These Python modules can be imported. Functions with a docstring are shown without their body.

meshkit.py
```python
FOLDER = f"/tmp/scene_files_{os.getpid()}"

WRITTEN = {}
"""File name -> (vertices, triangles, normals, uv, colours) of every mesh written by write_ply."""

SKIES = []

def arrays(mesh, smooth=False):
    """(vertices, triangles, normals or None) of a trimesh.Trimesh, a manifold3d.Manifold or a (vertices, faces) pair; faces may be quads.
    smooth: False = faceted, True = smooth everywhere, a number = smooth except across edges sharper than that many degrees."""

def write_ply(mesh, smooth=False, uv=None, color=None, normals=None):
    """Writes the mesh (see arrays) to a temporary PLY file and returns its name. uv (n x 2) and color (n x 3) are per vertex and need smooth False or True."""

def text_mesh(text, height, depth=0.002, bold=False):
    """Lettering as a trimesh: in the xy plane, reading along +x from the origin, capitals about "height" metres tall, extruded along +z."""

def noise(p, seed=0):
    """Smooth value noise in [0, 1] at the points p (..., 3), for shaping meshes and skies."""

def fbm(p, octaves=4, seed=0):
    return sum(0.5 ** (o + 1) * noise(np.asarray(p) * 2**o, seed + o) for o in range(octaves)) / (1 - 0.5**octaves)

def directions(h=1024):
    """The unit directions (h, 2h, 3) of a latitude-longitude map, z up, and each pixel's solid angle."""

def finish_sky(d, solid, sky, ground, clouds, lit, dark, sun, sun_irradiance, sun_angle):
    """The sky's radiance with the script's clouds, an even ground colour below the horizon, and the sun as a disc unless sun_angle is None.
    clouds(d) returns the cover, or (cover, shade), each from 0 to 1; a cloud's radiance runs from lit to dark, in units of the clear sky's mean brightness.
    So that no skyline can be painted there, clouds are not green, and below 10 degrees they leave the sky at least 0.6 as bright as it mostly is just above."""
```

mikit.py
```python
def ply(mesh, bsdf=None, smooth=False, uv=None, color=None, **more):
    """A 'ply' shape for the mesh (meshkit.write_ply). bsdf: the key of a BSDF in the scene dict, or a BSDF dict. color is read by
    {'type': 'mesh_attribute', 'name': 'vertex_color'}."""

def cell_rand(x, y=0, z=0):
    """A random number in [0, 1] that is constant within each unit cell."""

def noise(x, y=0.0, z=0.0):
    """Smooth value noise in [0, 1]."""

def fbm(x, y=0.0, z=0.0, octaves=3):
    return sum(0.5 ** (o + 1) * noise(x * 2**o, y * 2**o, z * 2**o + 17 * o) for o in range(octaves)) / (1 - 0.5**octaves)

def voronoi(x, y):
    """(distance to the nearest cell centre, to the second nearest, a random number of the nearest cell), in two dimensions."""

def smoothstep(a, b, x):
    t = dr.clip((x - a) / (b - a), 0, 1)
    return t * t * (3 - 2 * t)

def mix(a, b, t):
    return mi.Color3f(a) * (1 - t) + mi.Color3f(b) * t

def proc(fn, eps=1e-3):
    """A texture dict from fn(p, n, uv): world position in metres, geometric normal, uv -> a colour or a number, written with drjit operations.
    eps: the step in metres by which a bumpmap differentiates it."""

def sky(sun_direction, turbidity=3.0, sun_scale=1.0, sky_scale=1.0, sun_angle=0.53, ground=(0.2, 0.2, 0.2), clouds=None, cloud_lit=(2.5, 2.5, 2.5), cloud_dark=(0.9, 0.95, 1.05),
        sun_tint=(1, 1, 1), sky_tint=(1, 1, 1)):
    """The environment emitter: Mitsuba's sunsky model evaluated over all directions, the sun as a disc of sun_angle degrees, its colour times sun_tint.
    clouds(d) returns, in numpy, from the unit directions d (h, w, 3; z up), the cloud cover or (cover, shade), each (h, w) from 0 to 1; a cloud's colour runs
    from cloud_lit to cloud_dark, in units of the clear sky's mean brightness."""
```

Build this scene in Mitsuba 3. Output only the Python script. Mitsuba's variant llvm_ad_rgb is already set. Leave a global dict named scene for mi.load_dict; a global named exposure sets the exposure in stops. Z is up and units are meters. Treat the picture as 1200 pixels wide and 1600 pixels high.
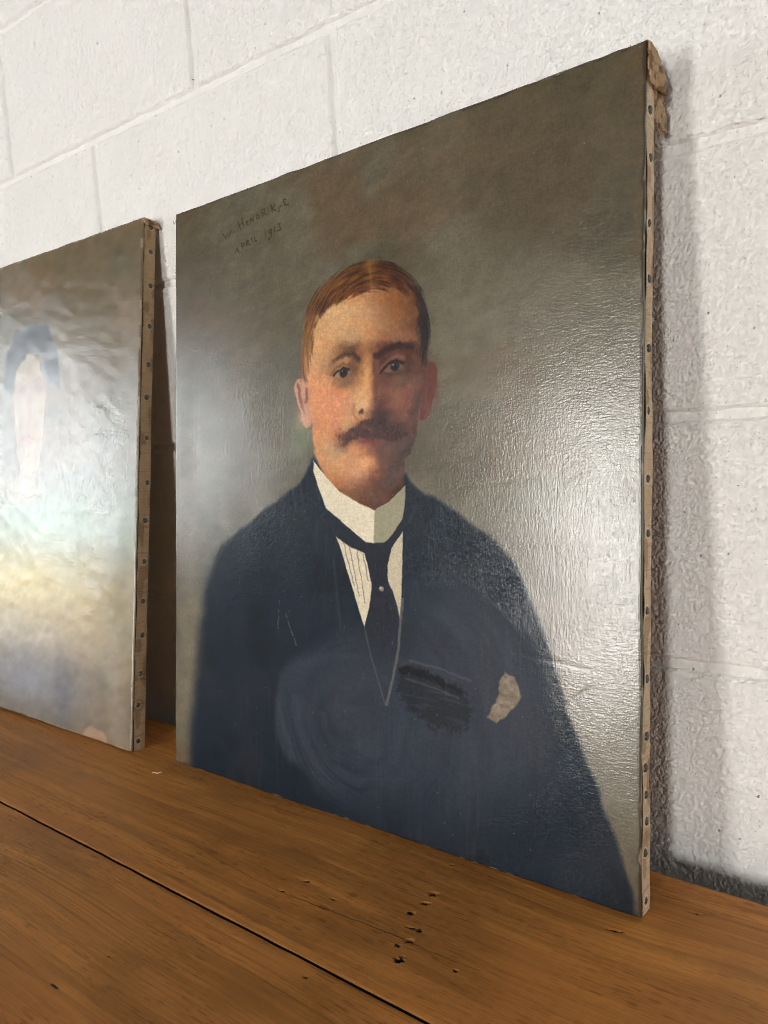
import math, random, numpy as np, trimesh, drjit as dr, mitsuba as mi, mikit, meshkit
from mikit import noise, fbm, voronoi, cell_rand, smoothstep
T = mi.ScalarTransform4f
scene, labels = {}, {}
random.seed(5)

# ------------------------------------------------------------------ camera, light, exposure
CAM = np.array([0.0, -0.6859, 0.4078])
FW = np.array([-0.591590921, 0.799258941, -0.10585522])
UP = [-0.01357866, 0.12139926, 0.99251088]
scene['camera'] = {'type': 'perspective', 'fov': 54.43, 'fov_axis': 'x', 'near_clip': 0.02, 'far_clip': 60.0,
                   'to_world': T().look_at(origin=CAM.tolist(), target=(CAM + FW).tolist(), up=UP)}
exposure = -0.17
# even fill for room bounce; three daylit windows and an added side light (their panes give the light)
scene['room_light'] = {'type': 'constant', 'radiance': {'type': 'rgb', 'value': [0.085, 0.080, 0.074]}}
# name, label, centre (x, y, z), facing (degrees, 0 = towards the block wall), width, height, radiance
WINDOWS = [
    ('tall narrow window straight across from the painted block wall', (0.14, -3.80, 0.42), 0.0, 0.42, 1.15, 48.0),
    ('tall bright window whose glare lies on the moustached man portrait', (-1.62, -3.80, 0.40), 0.0, 0.52, 1.70, 33.0),
    ('wide bright side window whose glare whitens the cut-off canvas', (-7.2, -3.80, 1.26), -90.0, 2.9, 1.95, 9.6),
    ('unseen bright opening added at the right to light the tacked edges of the canvases', (3.6, -1.35, 0.75), 90.0, 1.9, 1.9, 3.8),  # soft directional fill, added to stand for bright surroundings at the right
]
DAYLIGHT = (1.02, 1.0, 0.955)
SKYLIGHT = (0.94, 1.0, 1.04)                                        # the side window looks on to open sky

# ------------------------------------------------------------------ helpers
def lin(c):
    return [((v / 255 + 0.055) / 1.055) ** 2.4 if v > 10 else v / 255 / 12.92 for v in c]

def rgb(c):
    return {'type': 'rgb', 'value': list(c)}

def tag(key, label, cat=None, kind=None, group=None):
    d = {'label': label}
    if cat: d['category'] = cat
    if kind: d['kind'] = kind
    if group: d['group'] = group
    labels[key] = d

def numbered(name, used={}):
    n = used.get(name, -1) + 1
    used[name] = n
    return name if n == 0 else f'{name}_{n:03d}'

def grid_faces(nu, nv):
    i = np.arange(nu - 1)[:, None] * nv + np.arange(nv - 1)[None, :]
    a, b, c, d = i, i + nv, i + nv + 1, i + 1
    return np.concatenate([np.stack([a, b, c], -1).reshape(-1, 3), np.stack([a, c, d], -1).reshape(-1, 3)])

def box(x0, x1, y0, y1, z0, z1):
    m = trimesh.creation.box([x1 - x0, y1 - y0, z1 - z0])
    m.apply_translation([(x0 + x1) / 2, (y0 + y1) / 2, (z0 + z1) / 2])
    return m

def nz(*a, seed=0, oct=1):
    p = np.stack(np.broadcast_arrays(*a), -1).astype(float)
    if p.shape[-1] == 2: p = np.concatenate([p, np.zeros(p.shape[:-1] + (1,))], -1)
    return meshkit.noise(p, seed) if oct == 1 else meshkit.fbm(p, oct, seed)

def sstep(a, b, x):
    t = np.clip((x - a) / (b - a), 0, 1)
    return t * t * (3 - 2 * t)

# ------------------------------------------------------------------ windows across the room, and the added side light
scene['window_paint'] = {'type': 'twosided', 'bsdf': {'type': 'principled', 'base_color': rgb([.7, .7, .68]), 'roughness': .5}}
scene['glass_pane'] = {'type': 'diffuse', 'reflectance': rgb([.1, .1, .1])}
for text, (x, y, z), face, w, h, rad in WINDOWS:
    k = numbered('window')
    tag(k, text, 'window')
    M = T().translate([x, y, z]).rotate([0, 0, 1], face)
    f = trimesh.util.concatenate([box(-w/2 - .06, -w/2, -.05, .03, -h/2 - .06, h/2 + .06), box(w/2, w/2 + .06, -.05, .03, -h/2 - .06, h/2 + .06),
                                  box(-w/2, w/2, -.05, .03, h/2, h/2 + .06), box(-w/2, w/2, -.05, .03, -h/2 - .06, -h/2)])
    scene[k + '__frame'] = mikit.ply(f, 'window_paint', to_world=M)
    p = (np.array([[w/2, 0, -h/2], [-w/2, 0, -h/2], [-w/2, 0, h/2], [w/2, 0, h/2]]), np.array([[0, 1, 2], [0, 2, 3]]))
    scene[k + '__pane'] = mikit.ply(p, 'glass_pane', to_world=M, emitter={'type': 'area', 'radiance': rgb([rad * c for c in (SKYLIGHT if face == -90.0 else DAYLIGHT)])})

# ------------------------------------------------------------------ block wall
def wall_colour(p, n, uv):
    x, z = p.x * 1000, p.z * 1000
    tone = 0.965 + 0.05 * noise(x * .011, z * .011, 3) + 0.03 * (noise(x * .33, z * .33, 7) - .5)
    c = mi.Color3f(.80, .785, .755) * tone
    # specks for pits and pores: bare aggregate, with their small shade painted in
    for s, keep, r0, seed in ((21.0, .84, 1.0, 11), (4.6, .62, .46, 23)):
        gx, gz = x / s, z / s
        ix, iz = dr.floor(gx), dr.floor(gz)
        px, pz = ix + .2 + .6 * cell_rand(ix, iz, seed), iz + .2 + .6 * cell_rand(ix, iz, seed + 1)
        on = cell_rand(ix, iz, seed + 2)
        r = r0 * (.5 + .9 * cell_rand(ix, iz, seed + 3))
        d = dr.sqrt(dr.square((gx - px) * s) + dr.square((gz - pz) * s * (.6 + .8 * cell_rand(ix, iz, seed + 5)))) + 1.3 * (noise(x * .9, z * .9, seed) - .5) * r
        m = dr.select(on > keep, smoothstep(r * 1.15, r * .7, d), 0.0)
        c = mikit.mix(c, mi.Color3f(.13, .12, .12) if s > 10 else mi.Color3f(.40, .36, .32), m * (.35 + .6 * cell_rand(ix, iz, seed + 4)))
    return c

def wall_grain(p, n, uv):
    x, z = p.x * 1000, p.z * 1000
    return fbm(x * .62, z * .62, 2, octaves=2)

scene['wall_paint'] = {'type': 'twosided', 'bsdf': {'type': 'bumpmap', 'arbitrary': mikit.proc(wall_grain, eps=4e-4), 'scale': 0.0026,
                       'bsdf': {'type': 'principled', 'base_color': mikit.proc(wall_colour), 'roughness': .48, 'specular': .45}}}
COURSE, Z0, JX, HALF = .225, .1807, -1.2195, .2263
tag('block_wall', 'white painted concrete block wall with recessed joints behind the two canvases', 'wall')

def ridge(x, z, s, seed):
    return 1 - np.abs(2 * nz(x / s, z / s, seed=seed) - 1)

def block(x0, x1, z0, z1, res):
    nx, nzz = max(8, int((x1 - x0) / res)), max(6, int((z1 - z0) / res))
    X, Z = np.meshgrid(np.linspace(x0, x1, nx), np.linspace(z0, z1, nzz), indexing='ij')
    mm = 1000.
    wob = (nz(X * 60, Z * 60, seed=4) - .5) * .005
    d = np.minimum(np.minimum(X - x0, x1 - X), np.minimum(Z - z0, z1 - Z)) + wob * .4
    drop = np.clip(1 - d / .0058, 0, 1.2) ** 2.0 * .0058
    wx, wz = X * mm + 5 * nz(X * 90, Z * 90, seed=31), Z * mm + 5 * nz(X * 90, Z * 90, seed=32)
    h = .75 * ridge(wx, wz * 1.15, 4.8, 1) + .85 * ridge(wx + 40, wz * 1.1, 3.0, 2) + .35 * nz(wx / 2.4, wz / 2.4, seed=3)
    h = (h - 1.15) * .00084 * (.6 + .9 * nz(X * 22, Z * 22, seed=8))
    pit = np.clip(nz(wx / 6.0, wz / 6.0, seed=15) - .86, 0, 1) / .14
    h = h * np.clip(d / .004, .15, 1) - .0016 * pit
    h += (nz(X * 9, Z * 9, seed=6) - .5) * .0016
    return np.stack([X, drop - h, Z], -1).reshape(-1, 3), grid_faces(nx, nzz)[:, ::-1] if False else grid_faces(nx, nzz)

F_PX = 600 / math.tan(math.radians(54.43 / 2))
RT = np.cross(FW, UP)
def in_view(pts):
    d = np.asarray(pts, float) - CAM
    z = d @ FW
    u, v = F_PX * (d @ RT) / z, F_PX * (d @ np.array(UP)) / z
    return np.any((z > .05) & (np.abs(u) < 680) & (np.abs(v) < 880))

for n in range(-3, 6):
    for k in range(-6, 14):
        if (k + n) % 2 == 0: continue
        x0, x1 = JX + HALF * k + .0036, JX + HALF * (k + 2) - .0036
        z0, z1 = Z0 + COURSE * n + .0030, Z0 + COURSE * (n + 1) - .0030
        if x1 < -2.6 or x0 > 1.3: continue
        s = [(x, 0, z) for x in np.linspace(x0, x1, 9) for z in np.linspace(z0, z1, 5)]
        res = .016
        if in_view(s):
            res = .0012 if x1 > -.35 else .0019
            if x1 < -.3 and x0 > -.74 and z1 < .66: res = .012      # wholly behind the large canvas
            if x1 < -.95 and z1 < .62: res = .012                    # wholly behind the left canvas
        scene[numbered('block_wall__block')] = mikit.ply(block(x0, x1, z0, z1, res), 'wall_paint', smooth=True)
gx, gz = np.meshgrid(np.linspace(-2.8, 1.7, 1500), np.linspace(Z0 - 3 * COURSE - .01, Z0 + 6 * COURSE + .01, 420), indexing='ij')
gy = .0044 + (nz(gx * 70, gz * 70, seed=41) - .5) * .0012 + (nz(gx * 260, gz * 260, seed=42) - .5) * .0006
scene['block_wall__mortar'] = mikit.ply((np.stack([gx, gy, gz], -1).reshape(-1, 3), grid_faces(1500, 420)), 'wall_paint', smooth=True)

# ------------------------------------------------------------------ table of old pine planks
SL = -.0185                                                           # the table stands a degree off parallel to the wall
HOLES = [(-.3513,-.1739,.0042,.0030),(-.3498,-.1877,.0036,.0022),(-.3535,-.206,.0032,.0018),(-.3348,-.2205,.0026,.0014),(-.3346,-.2349,.0034,.0024),(-.3391,-.2447,.0024,.0013),(-.329,-.2572,.0042,.0034)]
MARKS = [(-.4233,-.2254,.004,.0009),(-.3795,-.3101,.0022,.0012),(-.4623,-.2177,.0042,.0010),(-.4717,-.2402,.003,.0010),(-.2859,-.2444,.0024,.0012),(-.62,-.3123,.0022,.0013),(-.5387,-.4202,.004,.0009),(-.3588,-.1273,.0022,.0012),(-.2005,-.14,.0075,.0008),(-.152,-.0848,.007,.0010),(-.533,-.3771,.0025,.0008),(-.343,-.2215,.006,.0007)]
CRACK = [(-.70,-.2309),(-.6121,-.2285),(-.5513,-.2365),(-.4861,-.2418),(-.4626,-.2414),(-.4255,-.2402),(-.3985,-.238),(-.3587,-.2362),(-.33,-.2367),(-.27,-.2352)]

def wood_colour(p, n, uv):
    x, y = p.x * 1000, (p.y - SL * p.x) * 1000
    board = dr.select(y > -292, 0.0, dr.select(y > -545, 1.0, 2.0))
    x = x + board * 913
    wav = 16 * (noise(x * .0042, y * .006, 5 + board) - .5) + 5 * (noise(x * .016, y * .02, 9) - .5)
    r = (y + wav) * .115
    ring = noise(r + .6 * noise(x * .01, y * .05, 2), x * .0016, 3 + board * 7)
    fine = noise((y + wav) * .95, x * .011, 21)
    fibre = noise(y * 2.6, x * .05, 33)
    pores = smoothstep(.70, .86, noise(y * 1.25, x * .085, 41)) * smoothstep(.35, .6, noise(x * .012, y * .03, 43))
    blot = fbm(x * .009, y * .013, 51, octaves=3)
    c = mikit.mix(mi.Color3f(*lin((124, 80, 42))), mi.Color3f(*lin((150, 98, 52))), smoothstep(.2, .8, ring * .55 + fine * .45))
    c = mikit.mix(c, mi.Color3f(*lin((104, 66, 34))), .5 * smoothstep(.45, .75, blot))
    c = mikit.mix(c, mi.Color3f(*lin((140, 88, 46))), .5 * smoothstep(.5, .75, noise(x * .006, y * .02, 61)))
    c = c * (.92 + .16 * fibre)
    c = mi.Color3f(1.90, 1.98, 1.80) * mikit.mix(c, mi.Color3f(*lin((66, 40, 20))), .42 * pores)
    hair = smoothstep(.66, .80, noise(y * 2.4, x * .10, 47)) * (.4 + .6 * smoothstep(.35, .65, noise(x * .02, y * .06, 48)))
    c = mikit.mix(c, c * .62, .55 * hair)
    late = smoothstep(.80, .93, noise((y + wav) * .36, x * .0035, 71 + board))
    c = mikit.mix(c, mi.Color3f(*lin((84, 46, 22))), .3 * late)
    # grime settled in the crack, the gouges and the nail marks
    dirt = mi.Float(0)
    X, Y = p.x * 1000, p.y * 1000
    jit = noise(X * .35, Y * .7, 81) - .5
    for hx, hy, a, b in HOLES + MARKS:
        d = dr.sqrt(dr.square((X - hx * 1000) / (a * 1000)) + dr.square((Y - hy * 1000 - .25 * (X - hx * 1000) * (1 if a > .004 else 0)) / (b * 1000))) + 1.3 * jit
        dirt = dr.maximum(dirt, smoothstep(1.05, .7, d))
    dc = mi.Float(99)
    for (ax, ay), (bx, by) in zip(CRACK[:-1], CRACK[1:]):
        ax, ay, bx, by = ax * 1000, ay * 1000, bx * 1000, by * 1000
        l2 = (bx - ax) ** 2 + (by - ay) ** 2
        t = dr.clip(((X - ax) * (bx - ax) + (Y - ay) * (by - ay)) / l2, 0, 1)
        dc = dr.minimum(dc, dr.sqrt(dr.square(X - ax - t * (bx - ax)) + dr.square(Y - ay - t * (by - ay) + 1.4 * (noise(X * .12, 3) - .5))))
    wide = .08 + .5 * smoothstep(.3, .75, noise(X * .02, 8, 1)) * smoothstep(-640, -480, X)
    dirt = dr.maximum(dirt, smoothstep(wide + .35, wide * .4, dc) * .7)
    return mikit.mix(c, mi.Color3f(.012, .009, .007), dirt)

def wood_grain(p, n, uv):
    x, y = p.x * 1000, p.y * 1000
    return .6 * noise(y * 1.3, x * .05, 14) + .4 * noise(y * .5, x * .012, 15)

def wood_rough(p, n, uv):
    x, y = p.x * 1000, p.y * 1000
    return .36 + .16 * fbm(x * .012, y * .016, 5, octaves=3) + .10 * noise(y * 1.2, x * .06, 3)

scene['old_pine'] = {'type': 'twosided', 'bsdf': {'type': 'bumpmap', 'arbitrary': mikit.proc(wood_grain, eps=3e-4), 'scale': 0.00016,
                     'bsdf': {'type': 'principled', 'base_color': mikit.proc(wood_colour), 'roughness': mikit.proc(wood_rough), 'specular': .16}}}
scene['shade_painted_edge'] = {'type': 'twosided', 'bsdf': {'type': 'principled', 'base_color': rgb(lin((30, 21, 15))), 'roughness': .9, 'specular': .2}}  # plank sides near black: shade and dirt of the seam put into the colour
scene['dark_pine'] = {'type': 'twosided', 'bsdf': {'type': 'principled', 'base_color': rgb(lin((70, 42, 22))), 'roughness': .6}}

def plank(y_front, y_back, xs, ny, th=.028, cup=.0):
    X, V = np.meshgrid(xs, np.linspace(0, 1, ny), indexing='ij')
    Y = y_front + (y_back - y_front) * V + SL * X
    edge = np.minimum(V, 1 - V) * abs(y_back - y_front) + (nz(X * 40, X * 0, seed=3) - .5) * .0012
    Zz = -np.clip(1 - edge / .0014, 0, 1.2) ** 2 * .0004
    Zz += (nz(X * 7, Y * 11, seed=5) - .5) * .0007 + (nz(X * 30, Y * 160, seed=6) - .5) * .00022
    jit = (nz(X * 500, Y * 700, seed=9) - .5)
    for hx, hy, a, b in HOLES:
        d = np.sqrt(((X - hx) / a) ** 2 + ((Y - hy - .25 * (X - hx)) / b) ** 2) + 1.1 * jit
        Zz -= sstep(1.15, .5, d) * .0030
    for hx, hy, a, b in MARKS:
        d = np.sqrt(((X - hx) / a) ** 2 + ((Y - hy) / b) ** 2) + .8 * jit
        Zz -= sstep(1.1, .5, d) * .0009
    top = np.stack([X, Y, Zz], -1)
    nx = len(xs)
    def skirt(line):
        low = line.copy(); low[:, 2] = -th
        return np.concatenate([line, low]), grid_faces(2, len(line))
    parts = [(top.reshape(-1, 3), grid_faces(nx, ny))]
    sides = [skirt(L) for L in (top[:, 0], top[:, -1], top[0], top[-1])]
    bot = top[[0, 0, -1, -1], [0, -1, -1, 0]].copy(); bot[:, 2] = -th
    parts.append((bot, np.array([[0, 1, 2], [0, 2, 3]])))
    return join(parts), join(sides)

def join(parts):
    vs, fs, at = [], [], 0
    for v, f in parts:
        vs.append(v); fs.append(f + at); at += len(v)
    return np.concatenate(vs), np.concatenate(fs)

tag('wooden_table', 'worn brown wooden table top with a dark seam, a crack and gouged holes', 'table')
xs = np.concatenate([np.linspace(-2.2, -1.2, 120)[:-1], np.linspace(-1.2, -.42, 420)[:-1], np.linspace(-.42, -.24, 190)[:-1], np.linspace(-.24, -.02, 150)[:-1], np.linspace(-.02, 1.0, 80)])
for y0, y1, q, ny in ((-.3018, -.0475, 1, 190), (-.5555, -.3043, 2, 120), (-.81, -.5585, 4, 60)):
    k = numbered('wooden_table__plank')
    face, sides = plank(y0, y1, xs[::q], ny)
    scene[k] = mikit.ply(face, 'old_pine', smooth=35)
    scene[k + '__shade_painted_edge'] = mikit.ply(sides, 'shade_painted_edge')
scene['wooden_table__added_batten'] = mikit.ply(box(-2.1, .9, -.33, -.28, -.06, -.0285), 'dark_pine')  # board added beneath the seam to catch light in the gap
scene['wooden_table__back_rail'] = mikit.ply(box(-2.1, .9, -.12, -.10, -.14, -.0285), 'dark_pine')

# ------------------------------------------------------------------ the portraits: what is painted, in millimetres on the canvas
POLY={'HAIR':[[224.7,468.2],[221.8,470.5],[221.9,489.4],[223.0,517.2],[226.9,539.7],[235.5,555.7],[249.5,565.1],[267.7,574.9],[285.4,579.8],[302.6,582.7],[316.9,583.3],[331.7,580.5],[343.7,575.8],[357.1,568.3],[368.7,557.6],[378.5,544.2],[385.3,529.6],[389.8,516.8],[391.3,502.5],[389.8,487.4],[386.9,468.7],[383.2,470.3],[381.6,490.2],[379.3,510.2],[376.3,526.1],[368.7,538.4],[359.4,545.4],[343.7,548.6],[327.6,551.8],[319.4,553.1],[311.0,550.6],[294.0,550.0],[273.9,546.4],[260.4,543.1],[246.6,534.8],[239.1,522.1],[240.0,508.2],[236.2,491.4],[232.3,474.5]],
 'FACE':[[228.6,495.7],[235.4,550.2],[267.7,562.2],[319.4,563.5],[367.1,549.2],[383.8,521.9],[388.4,478.4],[386.9,454.0],[382.5,435.8],[379.5,420.5],[378.0,413.2],[374.2,397.8],[368.9,385.4],[361.9,379.3],[361.2,352.2],[343.0,336.8],[324.2,327.5],[304.1,334.4],[276.2,347.0],[255.4,364.8],[242.4,386.5],[238.7,403.2],[237.8,420.6],[236.0,436.0],[234.2,456.9],[230.4,471.2]],
 'EAR_L':[[212.1,467.9],[217.0,472.4],[226.6,471.5],[234.2,463.9],[237.0,446.3],[238.8,428.9],[236.0,420.0],[230.2,417.5],[224.5,421.3],[221.7,433.4],[214.9,447.9],[211.1,460.9]],
 'EAR_R':[[384.6,469.5],[393.5,472.3],[397.9,470.6],[400.1,461.9],[398.0,446.9],[393.6,431.9],[389.9,419.9],[385.5,415.8],[378.7,417.5],[382.5,435.8]],
 'JACKET':[[239.6,383.8],[227.2,366.5],[215.5,354.7],[185.5,338.1],[159.5,325.4],[126.9,305.9],[110.0,295.5],[89.2,285.4],[76.1,269.2],[66.3,246.5],[57.7,226.1],[52.5,196.1],[47.3,165.0],[39.4,123.6],[32.7,81.9],[27.3,48.3],[24.0,-26.4],[247.8,-22.0],[594.0,-15.2],[590.1,20.4],[582.5,44.0],[571.0,70.6],[559.3,101.5],[547.3,127.1],[533.4,157.2],[529.2,175.9],[520.2,200.0],[512.9,219.7],[504.9,236.3],[495.6,254.6],[488.0,271.6],[477.8,288.2],[466.1,298.6],[451.5,310.3],[434.5,321.0],[417.7,330.3],[397.5,341.0],[379.6,348.4],[369.7,355.3],[362.7,364.8],[327.5,329.5]],
 'COLLAR':[[240.5,381.0],[239.6,370.6],[247.9,350.4],[258.0,329.8],[276.1,318.5],[294.6,306.2],[312.5,295.6],[323.4,294.1],[336.5,296.6],[347.0,306.7],[357.3,321.7],[360.4,337.0],[361.2,352.8],[343.0,337.4],[324.2,328.8],[304.1,335.7],[276.2,348.3],[255.4,366.2]],
 'COLLAR_R':[[324.2,328.8],[323.4,311.1],[322.6,292.7],[338.2,295.4],[348.6,305.5],[358.9,320.4],[362.0,337.0],[362.7,354.1],[343.0,337.4]],
 'SHIRT_L':[[272.5,300.0],[290.2,291.3],[310.8,284.3],[315.0,270.6],[320.1,250.5],[316.7,227.1],[309.9,207.8],[298.8,234.8],[287.5,263.5],[278.7,286.0]],
 'SHIRT_R':[[359.6,308.4],[345.4,291.2],[339.8,272.2],[340.6,253.4],[347.0,247.5],[352.6,232.5],[355.8,220.0],[357.4,243.2],[358.9,285.4]],
 'TIE':[[258.9,328.4],[276.1,318.5],[294.6,306.2],[312.5,294.9],[336.5,296.0],[347.0,305.4],[358.9,320.4],[358.9,309.6],[347.0,293.2],[340.6,285.8],[339.8,258.6],[346.2,247.4],[350.2,235.5],[355.0,216.1],[347.1,175.1],[338.2,134.6],[319.2,177.8],[310.8,207.9],[316.7,229.1],[320.1,250.5],[318.4,260.3],[315.0,273.9],[310.8,284.3],[290.2,290.6],[274.3,298.7]],
 'HANKY':[[473.1,184.7],[482.2,181.4],[486.6,175.2],[489.2,164.1],[484.2,156.3],[474.6,144.7],[464.2,136.3],[455.6,140.0],[461.5,152.3],[467.4,163.9],[467.3,173.9]],
 'PATCH':[[352.7,173.9],[374.5,175.8],[403.0,169.3],[426.0,162.5],[439.2,150.8],[442.1,134.5],[426.8,119.5],[398.0,116.2],[367.6,128.2],[349.5,146.3]],
 'BLOOM':[[335.7,196.4],[308.2,201.0],[273.2,200.3],[241.8,184.8],[209.9,165.1],[186.6,140.0],[174.0,111.5],[176.0,82.2],[182.1,63.5],[199.3,42.9],[226.0,34.5],[241.3,18.9],[278.2,12.1],[319.1,11.3],[398.2,19.8],[461.3,43.4],[512.0,74.2],[544.0,109.9],[532.3,146.0],[520.2,188.3],[505.0,219.9],[473.5,245.1],[426.3,270.9],[375.2,254.8],[358.2,211.9]],
 'SHADE':[[324.3,481.4],[335.7,491.8],[367.2,496.3],[382.3,503.7],[391.3,478.1],[388.4,447.7],[381.0,414.2],[370.4,385.4],[362.7,352.2],[343.0,336.1],[319.3,329.3],[289.4,341.0],[298.1,350.3],[319.3,360.8],[325.9,371.8],[317.6,387.0],[306.7,393.9],[323.4,415.4],[325.9,433.4],[323.5,459.5]],
 'MOUST':[[273.6,408.6],[280.7,408.3],[293.8,413.6],[305.0,419.7],[316.8,422.3],[330.0,424.8],[341.4,419.6],[353.3,412.6],[364.2,404.5],[359.6,398.4],[346.2,398.3],[325.9,400.4],[305.0,402.5],[293.8,399.7],[284.2,394.7],[278.0,398.3]],
 'EYE_L':[[271.0,470.9],[275.5,474.5],[283.5,476.4],[289.6,474.5],[291.7,470.9],[286.1,467.8],[278.2,467.5]],
 'EYE_R':[[336.5,468.3],[342.9,473.7],[350.1,476.2],[357.2,473.6],[359.1,470.2],[353.2,467.6],[344.5,466.6]]}
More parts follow.
